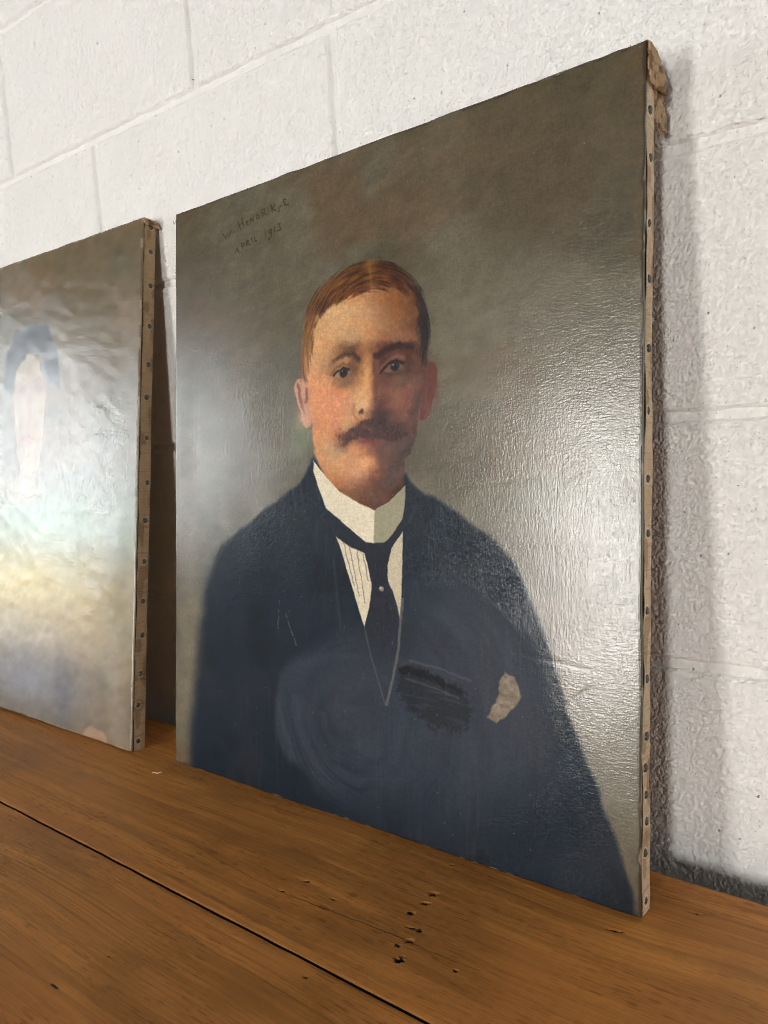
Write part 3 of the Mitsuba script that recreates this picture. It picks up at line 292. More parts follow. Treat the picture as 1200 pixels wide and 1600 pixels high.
TONES={'FACE':[(271.0,549.1,np.float64(6.0),np.float64(4.6),(205,160,115)),(284.8,547.0,np.float64(5.8),np.float64(4.6),(202,155,110)),(298.3,544.9,np.float64(5.8),np.float64(4.4),(200,150,105)),(311.5,542.9,np.float64(5.7),np.float64(4.4),(190,137,95)),(324.5,540.9,np.float64(5.6),np.float64(4.3),(172,119,81)),(337.2,539.0,np.float64(5.4),np.float64(4.3),(152,103,67)),(349.7,537.1,np.float64(5.3),np.float64(4.3),(136,89,56)),(359.4,535.6,np.float64(5.3),np.float64(4.3),(126,83,53)),(369.1,534.1,np.float64(5.2),np.float64(4.2),(116,76,49)),(251.1,541.4,np.float64(6.2),np.float64(4.6),(205,165,120)),(261.1,540.0,np.float64(6.1),np.float64(4.6),(210,170,125)),(271.0,538.6,np.float64(6.0),np.float64(4.6),(215,175,130)),(284.8,536.6,np.float64(5.8),np.float64(4.4),(210,170,127)),(298.3,534.6,np.float64(5.8),np.float64(4.4),(205,165,125)),(311.5,532.7,np.float64(5.7),np.float64(4.3),(195,152,117)),(324.5,530.8,np.float64(5.6),np.float64(4.3),(177,134,105)),(337.2,529.0,np.float64(5.4),np.float64(4.3),(157,113,82)),(349.7,527.2,np.float64(5.3),np.float64(4.3),(141,95,62)),(360.7,525.6,np.float64(5.1),np.float64(4.2),(126,84,56)),(371.5,524.1,np.float64(5.2),np.float64(4.2),(112,73,49)),(246.8,527.1,np.float64(6.2),np.float64(4.6),(205,158,112)),(259.0,525.5,np.float64(6.1),np.float64(4.6),(208,164,120)),(270.9,523.9,np.float64(6.1),np.float64(4.6),(212,170,128)),(284.8,522.0,np.float64(5.8),np.float64(4.4),(208,164,121)),(298.3,520.2,np.float64(5.7),np.float64(4.3),(205,158,115)),(311.5,518.5,np.float64(5.7),np.float64(4.4),(197,149,107)),(324.5,516.7,np.float64(5.5),np.float64(4.3),(181,134,95)),(337.2,515.1,np.float64(5.4),np.float64(4.3),(159,116,82)),(349.7,513.4,np.float64(5.3),np.float64(4.3),(141,101,70)),(360.7,511.9,np.float64(5.1),np.float64(4.2),(124,85,61)),(371.5,510.5,np.float64(5.1),np.float64(4.2),(107,70,51)),(382.1,509.1,np.float64(5.0),np.float64(4.2),(58,37,31)),(243.8,514.6,np.float64(6.3),np.float64(4.6),(215,165,115)),(257.5,512.9,np.float64(6.1),np.float64(4.6),(212,165,117)),(270.9,511.3,np.float64(6.1),np.float64(4.6),(210,165,120)),(282.0,509.9,np.float64(5.9),np.float64(4.4),(197,157,119)),(292.9,508.6,np.float64(5.8),np.float64(4.4),(185,150,118)),(302.3,507.4,np.float64(5.7),np.float64(4.4),(190,147,109)),(311.5,506.3,np.float64(5.7),np.float64(4.4),(195,145,100)),(323.2,504.8,np.float64(5.5),np.float64(4.3),(176,126,89)),(334.7,503.4,np.float64(5.4),np.float64(4.3),(153,106,76)),(344.7,502.2,np.float64(5.4),np.float64(4.3),(145,101,75)),(354.6,500.9,np.float64(5.3),np.float64(4.2),(145,101,78)),(363.1,499.9,np.float64(5.3),np.float64(4.2),(134,94,70)),(371.5,498.8,np.float64(5.1),np.float64(4.2),(124,87,62)),(383.3,497.4,np.float64(5.0),np.float64(4.2),(49,31,29)),(240.9,502.1,np.float64(6.2),np.float64(4.6),(215,165,115)),(252.5,500.8,np.float64(6.1),np.float64(4.6),(210,160,113)),(263.9,499.5,np.float64(6.1),np.float64(4.6),(205,155,112)),(273.0,498.4,np.float64(5.9),np.float64(4.4),(158,118,86)),(282.0,497.4,np.float64(5.8),np.float64(4.4),(112,82,60)),(295.6,495.9,np.float64(5.8),np.float64(4.4),(95,65,48)),(308.9,494.3,np.float64(5.7),np.float64(4.3),(165,115,78)),(316.7,493.4,np.float64(5.7),np.float64(4.3),(147,98,70)),(324.5,492.6,np.float64(5.5),np.float64(4.4),(124,78,59)),(332.2,491.7,np.float64(5.4),np.float64(4.3),(96,59,48)),(339.7,490.8,np.float64(5.4),np.float64(4.3),(69,41,38)),(347.2,490.0,np.float64(5.4),np.float64(4.3),(64,38,35)),(354.6,489.1,np.float64(5.3),np.float64(4.2),(62,37,34)),(363.1,488.1,np.float64(5.3),np.float64(4.2),(70,43,38)),(371.5,487.2,np.float64(5.1),np.float64(4.2),(78,49,41)),(382.1,486.0,np.float64(5.1),np.float64(4.2),(70,45,38)),(240.8,491.3,np.float64(6.3),np.float64(4.6),(218,165,118)),(249.5,490.4,np.float64(6.3),np.float64(4.6),(204,155,111)),(258.2,489.5,np.float64(6.1),np.float64(4.6),(190,145,105)),(270.9,488.1,np.float64(5.9),np.float64(4.4),(170,125,90)),(284.7,486.7,np.float64(5.9),np.float64(4.4),(190,140,100)),(298.2,485.2,np.float64(5.8),np.float64(4.4),(110,75,58)),(306.8,484.3,np.float64(5.7),np.float64(4.3),(112,74,52)),(315.4,483.4,np.float64(5.7),np.float64(4.3),(205,150,95)),(324.5,482.5,np.float64(5.5),np.float64(4.4),(105,62,49)),(334.7,481.4,np.float64(5.4),np.float64(4.3),(72,43,39)),(342.2,480.6,np.float64(5.4),np.float64(4.3),(89,57,48)),(349.7,479.8,np.float64(5.3),np.float64(4.3),(106,71,58)),(357.1,479.0,np.float64(5.3),np.float64(4.2),(88,58,48)),(364.3,478.2,np.float64(5.3),np.float64(4.2),(70,45,39)),(376.3,477.0,np.float64(5.0),np.float64(4.2),(91,62,51)),(240.8,480.6,np.float64(6.3),np.float64(4.7),(220,160,112)),(249.5,479.7,np.float64(6.2),np.float64(4.6),(196,143,101)),(258.1,478.9,np.float64(6.2),np.float64(4.6),(172,127,90)),(265.9,478.1,np.float64(6.1),np.float64(4.6),(161,117,83)),(273.6,477.3,np.float64(6.1),np.float64(4.4),(150,108,76)),(287.4,476.0,np.float64(5.9),np.float64(4.4),(120,84,60)),(298.8,474.9,np.float64(5.7),np.float64(4.4),(85,58,44)),(306.7,474.1,np.float64(5.8),np.float64(4.4),(165,115,75)),(315.4,473.3,np.float64(5.7),np.float64(4.4),(215,160,105)),(324.5,472.4,np.float64(5.5),np.float64(4.4),(100,57,47)),(334.7,471.4,np.float64(5.4),np.float64(4.3),(90,55,46)),(342.2,470.6,np.float64(5.4),np.float64(4.3),(85,54,45)),(349.7,469.9,np.float64(5.3),np.float64(4.3),(83,54,44)),(357.1,469.2,np.float64(5.3),np.float64(4.3),(78,51,43)),(364.3,468.5,np.float64(5.3),np.float64(4.3),(74,48,43)),(376.3,467.3,np.float64(5.1),np.float64(4.2),(91,61,53)),(384.5,466.5,np.float64(5.0),np.float64(4.2),(83,53,46)),(240.8,467.6,np.float64(6.2),np.float64(4.6),(222,155,108)),(250.2,466.8,np.float64(6.2),np.float64(4.6),(218,152,108)),(259.5,466.0,np.float64(6.2),np.float64(4.6),(215,150,108)),(273.6,464.7,np.float64(5.9),np.float64(4.4),(150,110,78)),(287.4,463.5,np.float64(5.8),np.float64(4.4),(130,95,70)),(298.2,462.6,np.float64(5.8),np.float64(4.4),(150,105,75)),(306.7,461.8,np.float64(5.8),np.float64(4.4),(195,145,92)),(316.7,460.9,np.float64(5.6),np.float64(4.3),(205,150,95)),(326.5,460.1,np.float64(5.5),np.float64(4.4),(99,58,47)),(337.2,459.1,np.float64(5.4),np.float64(4.3),(101,63,54)),(349.7,458.0,np.float64(5.2),np.float64(4.3),(95,66,51)),(359.5,457.1,np.float64(5.2),np.float64(4.2),(95,69,54)),(371.6,456.1,np.float64(5.1),np.float64(4.2),(107,76,66)),(383.4,455.0,np.float64(5.0),np.float64(4.2),(95,59,53)),(237.8,454.9,np.float64(6.3),np.float64(4.6),(222,150,105)),(247.3,454.2,np.float64(6.2),np.float64(4.7),(221,147,105)),(256.6,453.4,np.float64(6.2),np.float64(4.6),(220,145,105)),(268.0,452.5,np.float64(6.0),np.float64(4.4),(217,141,101)),(279.1,451.7,np.float64(5.9),np.float64(4.6),(214,138,98)),(292.8,450.6,np.float64(5.8),np.float64(4.4),(195,140,100)),(306.2,449.5,np.float64(5.6),np.float64(4.3),(210,160,110)),(318.8,448.5,np.float64(5.5),np.float64(4.3),(207,153,103)),(327.8,447.8,np.float64(5.5),np.float64(4.3),(107,63,48)),(339.7,446.9,np.float64(5.5),np.float64(4.3),(122,74,59)),(352.2,445.9,np.float64(5.2),np.float64(4.3),(128,81,64)),(364.4,445.0,np.float64(5.1),np.float64(4.3),(124,76,66)),(374.0,444.2,np.float64(5.0),np.float64(4.2),(95,66,59)),(383.4,443.5,np.float64(5.0),np.float64(4.2),(83,49,46)),(237.7,441.9,np.float64(6.3),np.float64(4.6),(220,150,100)),(247.2,441.3,np.float64(6.3),np.float64(4.7),(221,150,104)),(256.6,440.6,np.float64(6.2),np.float64(4.6),(222,150,108)),(266.5,440.0,np.float64(6.1),np.float64(4.6),(222,150,111)),(276.3,439.3,np.float64(6.0),np.float64(4.6),(222,150,115)),(284.6,438.7,np.float64(5.9),np.float64(4.4),(213,147,111)),(292.8,438.1,np.float64(5.8),np.float64(4.4),(205,145,108)),(303.5,437.4,np.float64(5.8),np.float64(4.4),(215,170,125)),(315.4,436.6,np.float64(5.6),np.float64(4.4),(225,180,130)),(324.0,436.0,np.float64(5.5),np.float64(4.4),(134,81,62)),(330.1,435.6,np.float64(5.5),np.float64(4.4),(64,38,38)),(342.3,434.7,np.float64(5.2),np.float64(4.3),(111,68,56)),(354.6,433.9,np.float64(5.4),np.float64(4.3),(124,76,61)),(366.8,433.0,np.float64(5.1),np.float64(4.2),(112,68,59)),(377.5,432.3,np.float64(5.1),np.float64(4.2),(78,56,53)),(239.2,431.0,np.float64(6.3),np.float64(4.6),(212,140,92)),(247.9,430.5,np.float64(6.3),np.float64(4.7),(216,144,98)),(256.6,430.0,np.float64(6.0),np.float64(4.7),(220,148,105)),(265.1,429.4,np.float64(6.0),np.float64(4.6),(217,144,101)),(273.5,428.9,np.float64(6.0),np.float64(4.4),(215,140,98)),(281.8,428.4,np.float64(5.9),np.float64(4.4),(210,145,103)),(290.1,427.9,np.float64(5.8),np.float64(4.4),(205,150,108)),(303.5,427.1,np.float64(5.8),np.float64(4.4),(205,155,110)),(314.1,426.5,np.float64(5.6),np.float64(4.4),(195,140,98)),(324.5,425.8,np.float64(5.5),np.float64(4.3),(71,43,40)),(334.7,425.2,np.float64(5.4),np.float64(4.3),(55,34,36)),(347.2,424.4,np.float64(5.4),np.float64(4.3),(99,62,53)),(359.5,423.7,np.float64(5.2),np.float64(4.3),(112,68,58)),(371.6,422.9,np.float64(5.1),np.float64(4.2),(83,54,49)),(242.1,420.0,np.float64(6.2),np.float64(4.6),(205,135,85)),(250.8,419.6,np.float64(6.2),np.float64(4.7),(207,140,91)),(259.4,419.1,np.float64(6.0),np.float64(4.6),(210,145,98)),(273.5,418.4,np.float64(6.0),np.float64(4.6),(205,130,90)),(284.6,417.8,np.float64(5.9),np.float64(4.6),(215,170,125)),(298.2,417.1,np.float64(5.6),np.float64(4.4),(190,135,95)),(311.4,416.4,np.float64(5.6),np.float64(4.4),(92,56,44)),(320.6,415.9,np.float64(5.5),np.float64(4.4),(80,47,41)),(329.6,415.4,np.float64(5.5),np.float64(4.3),(66,39,37)),(338.5,414.9,np.float64(5.4),np.float64(4.3),(73,44,41)),(347.3,414.5,np.float64(5.2),np.float64(4.3),(78,49,44)),(359.6,413.8,np.float64(5.1),np.float64(4.2),(83,53,46)),(371.6,413.2,np.float64(5.1),np.float64(4.2),(78,53,48)),(243.5,409.2,np.float64(6.3),np.float64(4.7),(205,140,90)),(252.2,408.8,np.float64(6.2),np.float64(4.7),(207,145,96)),(260.8,408.4,np.float64(6.0),np.float64(4.6),(210,150,102)),(273.5,407.8,np.float64(5.9),np.float64(4.6),(176,110,78)),(284.6,407.3,np.float64(5.8),np.float64(4.4),(95,58,42)),(298.1,406.7,np.float64(5.8),np.float64(4.4),(88,52,42)),(311.4,406.1,np.float64(5.6),np.float64(4.4),(80,46,42)),(324.5,405.5,np.float64(5.5),np.float64(4.3),(80,44,44)),(334.7,405.1,np.float64(5.4),np.float64(4.3),(73,42,41)),(342.3,404.7,np.float64(5.4),np.float64(4.3),(71,43,42)),(349.7,404.4,np.float64(5.4),np.float64(4.3),(70,44,43)),(357.1,404.1,np.float64(5.2),np.float64(4.3),(72,48,46)),(364.4,403.7,np.float64(5.2),np.float64(4.2),(74,51,49)),(372.8,403.4,np.float64(5.1),np.float64(4.3),(70,49,48)),(245.5,398.3,np.float64(6.3),np.float64(4.7),(200,140,90)),(253.2,398.0,np.float64(6.2),np.float64(4.6),(202,145,97)),(260.8,397.7,np.float64(6.0),np.float64(4.6),(205,150,105)),(273.5,397.3,np.float64(5.9),np.float64(4.6),(160,110,80)),(284.5,396.9,np.float64(5.9),np.float64(4.6),(112,72,52)),(298.1,396.4,np.float64(5.8),np.float64(4.6),(190,130,88)),(311.4,395.9,np.float64(5.6),np.float64(4.4),(160,100,72)),(324.5,395.4,np.float64(5.5),np.float64(4.4),(105,63,51)),(332.2,395.1,np.float64(5.4),np.float64(4.3),(96,60,52)),(339.8,394.8,np.float64(5.4),np.float64(4.3),(87,57,52)),(347.3,394.5,np.float64(5.2),np.float64(4.2),(80,55,51)),(354.7,394.3,np.float64(5.2),np.float64(4.3),(78,56,53)),(366.8,393.8,np.float64(5.2),np.float64(4.2),(70,51,49)),(248.4,389.6,np.float64(6.2),np.float64(4.7),(200,138,90)),(256.0,389.3,np.float64(6.2),np.float64(4.6),(197,146,102)),(263.6,389.1,np.float64(6.0),np.float64(4.6),(195,155,115)),(276.2,388.7,np.float64(6.0),np.float64(4.6),(175,145,110)),(290.0,388.3,np.float64(5.8),np.float64(4.4),(205,150,105)),(298.1,388.1,np.float64(5.8),np.float64(4.6),(197,140,97)),(306.1,387.8,np.float64(5.8),np.float64(4.4),(190,130,90)),(319.3,387.4,np.float64(5.5),np.float64(4.4),(138,88,65)),(332.2,387.0,np.float64(5.4),np.float64(4.3),(100,67,54)),(339.8,386.8,np.float64(5.4),np.float64(4.3),(93,65,55)),(347.3,386.6,np.float64(5.2),np.float64(4.3),(87,63,56)),(359.6,386.2,np.float64(5.2),np.float64(4.3),(66,48,46)),(252.1,378.7,np.float64(6.2),np.float64(4.6),(195,135,88)),(260.0,378.5,np.float64(6.2),np.float64(4.6),(200,145,98)),(267.8,378.4,np.float64(6.0),np.float64(4.6),(205,155,108)),(276.2,378.2,np.float64(6.0),np.float64(4.6),(205,152,106)),(284.5,378.0,np.float64(5.9),np.float64(4.6),(205,150,105)),(298.1,377.7,np.float64(5.8),np.float64(4.4),(205,150,110)),(311.4,377.4,np.float64(5.6),np.float64(4.4),(225,160,110)),(321.9,377.1,np.float64(5.5),np.float64(4.3),(184,121,82)),(332.2,376.9,np.float64(5.4),np.float64(4.3),(105,69,53)),(344.8,376.6,np.float64(5.4),np.float64(4.3),(80,55,48)),(357.1,376.4,np.float64(5.2),np.float64(4.3),(70,49,46)),(257.8,367.9,np.float64(6.2),np.float64(4.7),(190,130,85)),(265.7,367.8,np.float64(6.0),np.float64(4.7),(192,135,90)),(273.4,367.6,np.float64(6.0),np.float64(4.4),(195,140,95)),(287.2,367.4,np.float64(5.9),np.float64(4.4),(200,145,105)),(300.8,367.3,np.float64(5.8),np.float64(4.6),(205,150,115)),(311.4,367.1,np.float64(5.6),np.float64(4.4),(200,140,105)),(324.5,366.9,np.float64(5.5),np.float64(4.3),(134,81,62)),(337.2,366.7,np.float64(5.5),np.float64(4.3),(93,58,46)),(349.8,366.6,np.float64(5.2),np.float64(4.3),(74,49,43)),(358.4,366.4,np.float64(5.2),np.float64(4.2),(70,49,46)),(269.2,357.1,np.float64(6.0),np.float64(4.6),(170,115,75)),(276.9,357.0,np.float64(5.9),np.float64(4.6),(175,120,82)),(284.5,357.0,np.float64(5.9),np.float64(4.6),(180,125,90)),(298.1,356.9,np.float64(5.8),np.float64(4.4),(165,115,90)),(311.4,356.8,np.float64(5.6),np.float64(4.4),(130,85,65)),(324.5,356.7,np.float64(5.5),np.float64(4.3),(100,63,49)),(332.2,356.7,np.float64(5.4),np.float64(4.3),(91,58,46)),(339.8,356.6,np.float64(5.4),np.float64(4.3),(82,54,43)),(352.2,356.6,np.float64(5.4),np.float64(4.3),(70,48,43)),(281.7,346.5,np.float64(5.9),np.float64(4.6),(130,88,62)),(289.9,346.5,np.float64(5.9),np.float64(4.6),(122,83,60)),(298.1,346.5,np.float64(5.8),np.float64(4.4),(115,78,58)),(311.4,346.5,np.float64(5.6),np.float64(4.4),(105,70,52)),(319.3,346.5,np.float64(5.5),np.float64(4.3),(101,67,50)),(327.0,346.6,np.float64(5.5),np.float64(4.4),(94,62,47)),(339.8,346.6,np.float64(5.4),np.float64(4.3),(78,52,41)),(352.2,346.6,np.float64(5.4),np.float64(4.3),(70,48,43)),(303.4,336.1,np.float64(5.8),np.float64(4.4),(105,70,52)),(311.4,336.2,np.float64(5.6),np.float64(4.4),(100,66,49)),(319.3,336.3,np.float64(5.5),np.float64(4.4),(93,61,45)),(329.6,336.4,np.float64(5.5),np.float64(4.3),(83,53,42)),(339.8,336.5,np.float64(5.4),np.float64(4.3),(74,48,40))],'HAIR':[(303.7,580.8,np.float64(6.0),np.float64(4.5),(95,62,35)),(316.8,578.5,np.float64(5.8),np.float64(4.6),(150,105,55)),(329.6,576.1,np.float64(5.8),np.float64(4.5),(90,55,32)),(337.2,574.8,np.float64(5.7),np.float64(4.5),(82,51,32)),(344.7,573.4,np.float64(5.7),np.float64(4.5),(75,48,32)),(352.1,572.1,np.float64(5.6),np.float64(4.5),(67,46,35)),(359.4,570.7,np.float64(5.5),np.float64(4.3),(60,45,38)),(279.4,574.8,np.float64(6.1),np.float64(4.6),(105,68,38)),(288.9,573.2,np.float64(6.1),np.float64(4.6),(107,68,37)),(298.3,571.6,np.float64(6.1),np.float64(4.6),(110,68,36)),(311.6,569.3,np.float64(5.8),np.float64(4.6),(80,45,26)),(318.1,568.1,np.float64(5.8),np.float64(4.5),(165,114,56)),(327.1,566.6,np.float64(5.7),np.float64(4.5),(95,55,32)),(336.0,565.0,np.float64(5.7),np.float64(4.3),(92,53,32)),(344.7,563.5,np.float64(5.7),np.float64(4.3),(90,52,32)),(353.3,562.0,np.float64(5.5),np.float64(4.3),(82,48,32)),(361.8,560.6,np.float64(5.5),np.float64(4.5),(75,45,32)),(373.8,558.5,np.float64(5.4),np.float64(4.3),(50,36,32)),(261.2,567.4,np.float64(6.4),np.float64(4.6),(115,75,42)),(270.3,565.9,np.float64(6.4),np.float64(4.6),(125,80,43)),(279.3,564.4,np.float64(6.2),np.float64(4.6),(135,85,45)),(288.9,562.9,np.float64(6.1),np.float64(4.6),(120,72,38)),(298.3,561.3,np.float64(6.1),np.float64(4.6),(105,60,32)),(311.6,559.1,np.float64(5.8),np.float64(4.5),(85,46,26)),(318.8,557.9,np.float64(6.0),np.float64(4.5),(160,108,54)),(327.1,556.6,np.float64(5.7),np.float64(4.6),(105,62,36)),(336.0,555.1,np.float64(5.7),np.float64(4.5),(105,62,37)),(344.7,553.6,np.float64(5.7),np.float64(4.3),(105,62,38)),(352.1,552.4,np.float64(5.5),np.float64(4.3),(100,60,38)),(359.4,551.2,np.float64(5.5),np.float64(4.3),(95,58,38)),(366.7,550.0,np.float64(5.4),np.float64(4.3),(77,48,35)),(373.8,548.8,np.float64(5.4),np.float64(4.3),(60,38,32)),(383.2,547.3,np.float64(5.2),np.float64(4.3),(45,34,34)),(246.9,559.1,np.float64(6.5),np.float64(4.8),(110,72,40)),(254.8,557.9,np.float64(6.4),np.float64(4.8),(117,73,39)),(262.6,556.7,np.float64(6.4),np.float64(4.8),(125,75,38)),(271.0,555.3,np.float64(6.4),np.float64(4.6),(122,72,37)),(279.3,554.0,np.float64(6.2),np.float64(4.6),(120,70,36)),(288.9,552.5,np.float64(6.1),np.float64(4.6),(120,71,38)),(298.3,551.1,np.float64(6.1),np.float64(4.6),(120,72,40)),(311.5,549.0,np.float64(6.0),np.float64(4.6),(110,66,38)),(320.6,547.5,np.float64(5.9),np.float64(4.5),(115,71,43)),(329.6,546.1,np.float64(5.8),np.float64(4.5),(120,76,48)),(339.7,544.5,np.float64(5.7),np.float64(4.3),(116,73,46)),(349.7,543.0,np.float64(5.5),np.float64(4.5),(112,70,44)),(360.7,541.2,np.float64(5.4),np.float64(4.3),(103,65,42)),(371.4,539.5,np.float64(5.4),np.float64(4.3),(95,60,40)),(383.2,537.7,np.float64(5.2),np.float64(4.3),(40,32,34)),(238.1,547.6,np.float64(6.7),np.float64(4.8),(115,72,38)),(251.1,545.7,np.float64(6.5),np.float64(4.8),(85,48,28)),(259.7,544.4,np.float64(6.4),np.float64(4.6),(102,63,36)),(268.2,543.2,np.float64(6.2),np.float64(4.8),(120,78,44)),(373.8,527.6,np.float64(5.4),np.float64(4.3),(80,52,38)),(383.2,526.2,np.float64(5.4),np.float64(4.3),(45,34,34)),(389.0,525.3,np.float64(5.2),np.float64(4.2),(40,34,34)),(230.7,533.6,np.float64(6.7),np.float64(4.9),(130,85,42)),(243.9,531.8,np.float64(6.5),np.float64(4.8),(120,75,40)),(383.3,512.8,np.float64(5.2),np.float64(4.3),(50,34,34)),(389.8,511.9,np.float64(5.1),np.float64(4.3),(30,28,32)),(227.6,518.8,np.float64(6.8),np.float64(4.9),(130,88,45)),(239.4,517.3,np.float64(6.6),np.float64(4.8),(150,100,55)),(384.5,499.2,np.float64(5.2),np.float64(4.3),(45,32,34)),(390.7,498.4,np.float64(5.2),np.float64(4.3),(28,28,34)),(226.1,503.8,np.float64(6.6),np.float64(4.9),(135,92,48)),(239.4,502.3,np.float64(6.6),np.float64(4.9),(165,115,68)),(385.6,485.6,np.float64(5.3),np.float64(4.3),(45,34,36)),(390.3,485.1,np.float64(5.2),np.float64(4.3),(34,30,34)),(226.0,490.7,np.float64(6.8),np.float64(4.9),(150,100,55)),(236.4,489.6,np.float64(6.6),np.float64(4.8),(180,125,78)),(385.7,474.1,np.float64(5.2),np.float64(4.3),(50,36,38)),(227.5,479.7,np.float64(6.6),np.float64(4.9),(160,105,62)),(235.8,478.9,np.float64(6.6),np.float64(4.9),(195,135,90))]}
DOTS=[(283.2,471.7,np.float64(5.66),np.float64(4.22),(36,22,18),1.0),(282.8,472.4,np.float64(2.25),np.float64(1.72),(14,10,10),0.9),(350.1,471.8,np.float64(5.33),np.float64(4.35),(30,28,32),1.0),(350.5,471.7,np.float64(2.2),np.float64(1.79),(12,12,14),0.9),(348.0,473.9,np.float64(1.02),np.float64(0.83),(150,150,150),0.9),(281.4,473.9,np.float64(0.78),np.float64(0.59),(170,150,120),0.8),(306.7,430.1,np.float64(3.03),np.float64(2.38),(30,20,18),0.95),(332.5,249.1,np.float64(3.38),np.float64(2.69),(120,112,98),1.0),(331.8,249.8,np.float64(1.81),np.float64(1.41),(176,168,150),0.9)]
TACKS=[(651.9, np.float64(11.2)), (614.2, np.float64(12.3)), (561.7, np.float64(10.1)), (517.8, np.float64(11.2)), (462.2, np.float64(12.3)), (412.0, np.float64(10.1)), (356.8, np.float64(11.2)), (312.7, np.float64(12.3)), (250.0, np.float64(10.0)), (193.8, np.float64(11.3)), (146.4, np.float64(12.3)), (120.8, np.float64(10.0)), (98.1, np.float64(11.3)), (76.1, np.float64(12.3)), (50.8, np.float64(10.0)), (10.6, np.float64(11.3))]
TACKS_LEFT=[(708.9, 13.4), (675.9, 13.7), (630.0, 14.8), (575.0, 14.5), (522.8, 14.7), (478.1, 12.7), (423.4, 14.0), (362.6, 16.5), (311.1, 14.1), (255.5, 14.4), (201.6, 14.1), (155.6, 13.7), (103.7, 12.4), (61.8, 9.3), (13.0, 10.4)]
HEAD_C = (312.7, 496.3)
CW, CH, CHL = 596.5, 702.2, 718.4
BLOOM_C = (302.1, 120.3)
BROW_FADE = (260.2, 278.2)
QUAD_MAN = [[-4.4,-2.2],[597.0,1.2],[594.8,703.4],[3.6,699.2]]
QUAD_LADY = [[0.0,1.5],[596.1,-0.9],[597.8,718.2],[0.0,720.0]]
EDGE = (-4.4, .0114, 597.0, -.0031, -2.2, .0057, 699.2, .0071)


def lerp3(c, k, m):
    return [a + (b / 255 - a) * m for a, b in zip(c, k)]

def poly_d(x, y, pts):
    """signed distance to a closed outline, negative inside"""
    n = len(pts)
    d, s = mi.Float(1e9), mi.Bool(False)
    for i in range(n):
        (ax, ay), (bx, by) = pts[i], pts[i - 1]
        ex, ey = bx - ax, by - ay
        wx, wy = x - ax, y - ay
        t = dr.clip((wx * ex + wy * ey) * (1 / (ex * ex + ey * ey)), 0, 1)
        d = dr.minimum(d, dr.square(wx - ex * t) + dr.square(wy - ey * t))
        if ay != by:
            s ^= ((y >= ay) != (y >= by)) & ((wx - wy * (ex / ey)) < 0)
    d = dr.sqrt(d)
    return dr.select(s, -d, d)

def line_d(x, y, lines):
    d = mi.Float(1e9)
    for pts in lines:
        for (ax, ay), (bx, by) in zip(pts[:-1], pts[1:]):
            ex, ey = bx - ax, by - ay
            wx, wy = x - ax, y - ay
            t = dr.clip((wx * ex + wy * ey) * (1 / (ex * ex + ey * ey + 1e-6)), 0, 1)
            d = dr.minimum(d, dr.square(wx - ex * t) + dr.square(wy - ey * t))
    return dr.sqrt(d)

def dabs(c, x, y, items, mask=1.0):
    for cx, cy, rx, ry, rot, col, al in items:
        ca, sa = math.cos(math.radians(rot)), math.sin(math.radians(rot))
        u, v = ((x - cx) * ca + (y - cy) * sa) * (1 / rx), ((y - cy) * ca - (x - cx) * sa) * (1 / ry)
        c = lerp3(c, col, dr.exp(-.8 * (u * u + v * v)) * (al * mask))
    return c

def tones(x, y, items):
    """colours laid side by side and blended into each other, as a painter models a face"""
    r = [mi.Float(0), mi.Float(0), mi.Float(0)]
    w = mi.Float(1e-6)
    for cx, cy, sx, sy, col in items:
        g = dr.exp2(-.70 * (dr.square((x - cx) * (1 / sx)) + dr.square((y - cy) * (1 / sy))))
        w += g
        r = [a + g * (v / 255) for a, v in zip(r, col)]
    return [a / w for a in r]

def finish(c, gain):
    return mi.Color3f(*[gain * dr.power(dr.maximum(v, .001), 2.2) for v in c])

def swirl(x, y):
    """rubbed arcs of the greyish bloom, about the middle of the wiped patch"""
    dx = x - BLOOM_C[0] + 34 * (noise(x * .011, y * .011, 21) - .5) + 6 * (noise(x * .05, y * .05, 22) - .5)
    dy = y - BLOOM_C[1] + 34 * (noise(x * .011, y * .011, 24) - .5) + 6 * (noise(x * .05, y * .05, 25) - .5)
    r = dr.sqrt(dx * dx + dy * dy * 1.25)
    th = dr.atan2(dy, dx)
    fade = smoothstep(.3, .7, noise(x * .02, y * .02, 27))
    return .5 + (noise(r * .5, th * 2.3, 5) - .5) * fade, noise(r * .10, th * 1.2, 9) * .6 + .4 * noise(x * .02, y * .02, 29)

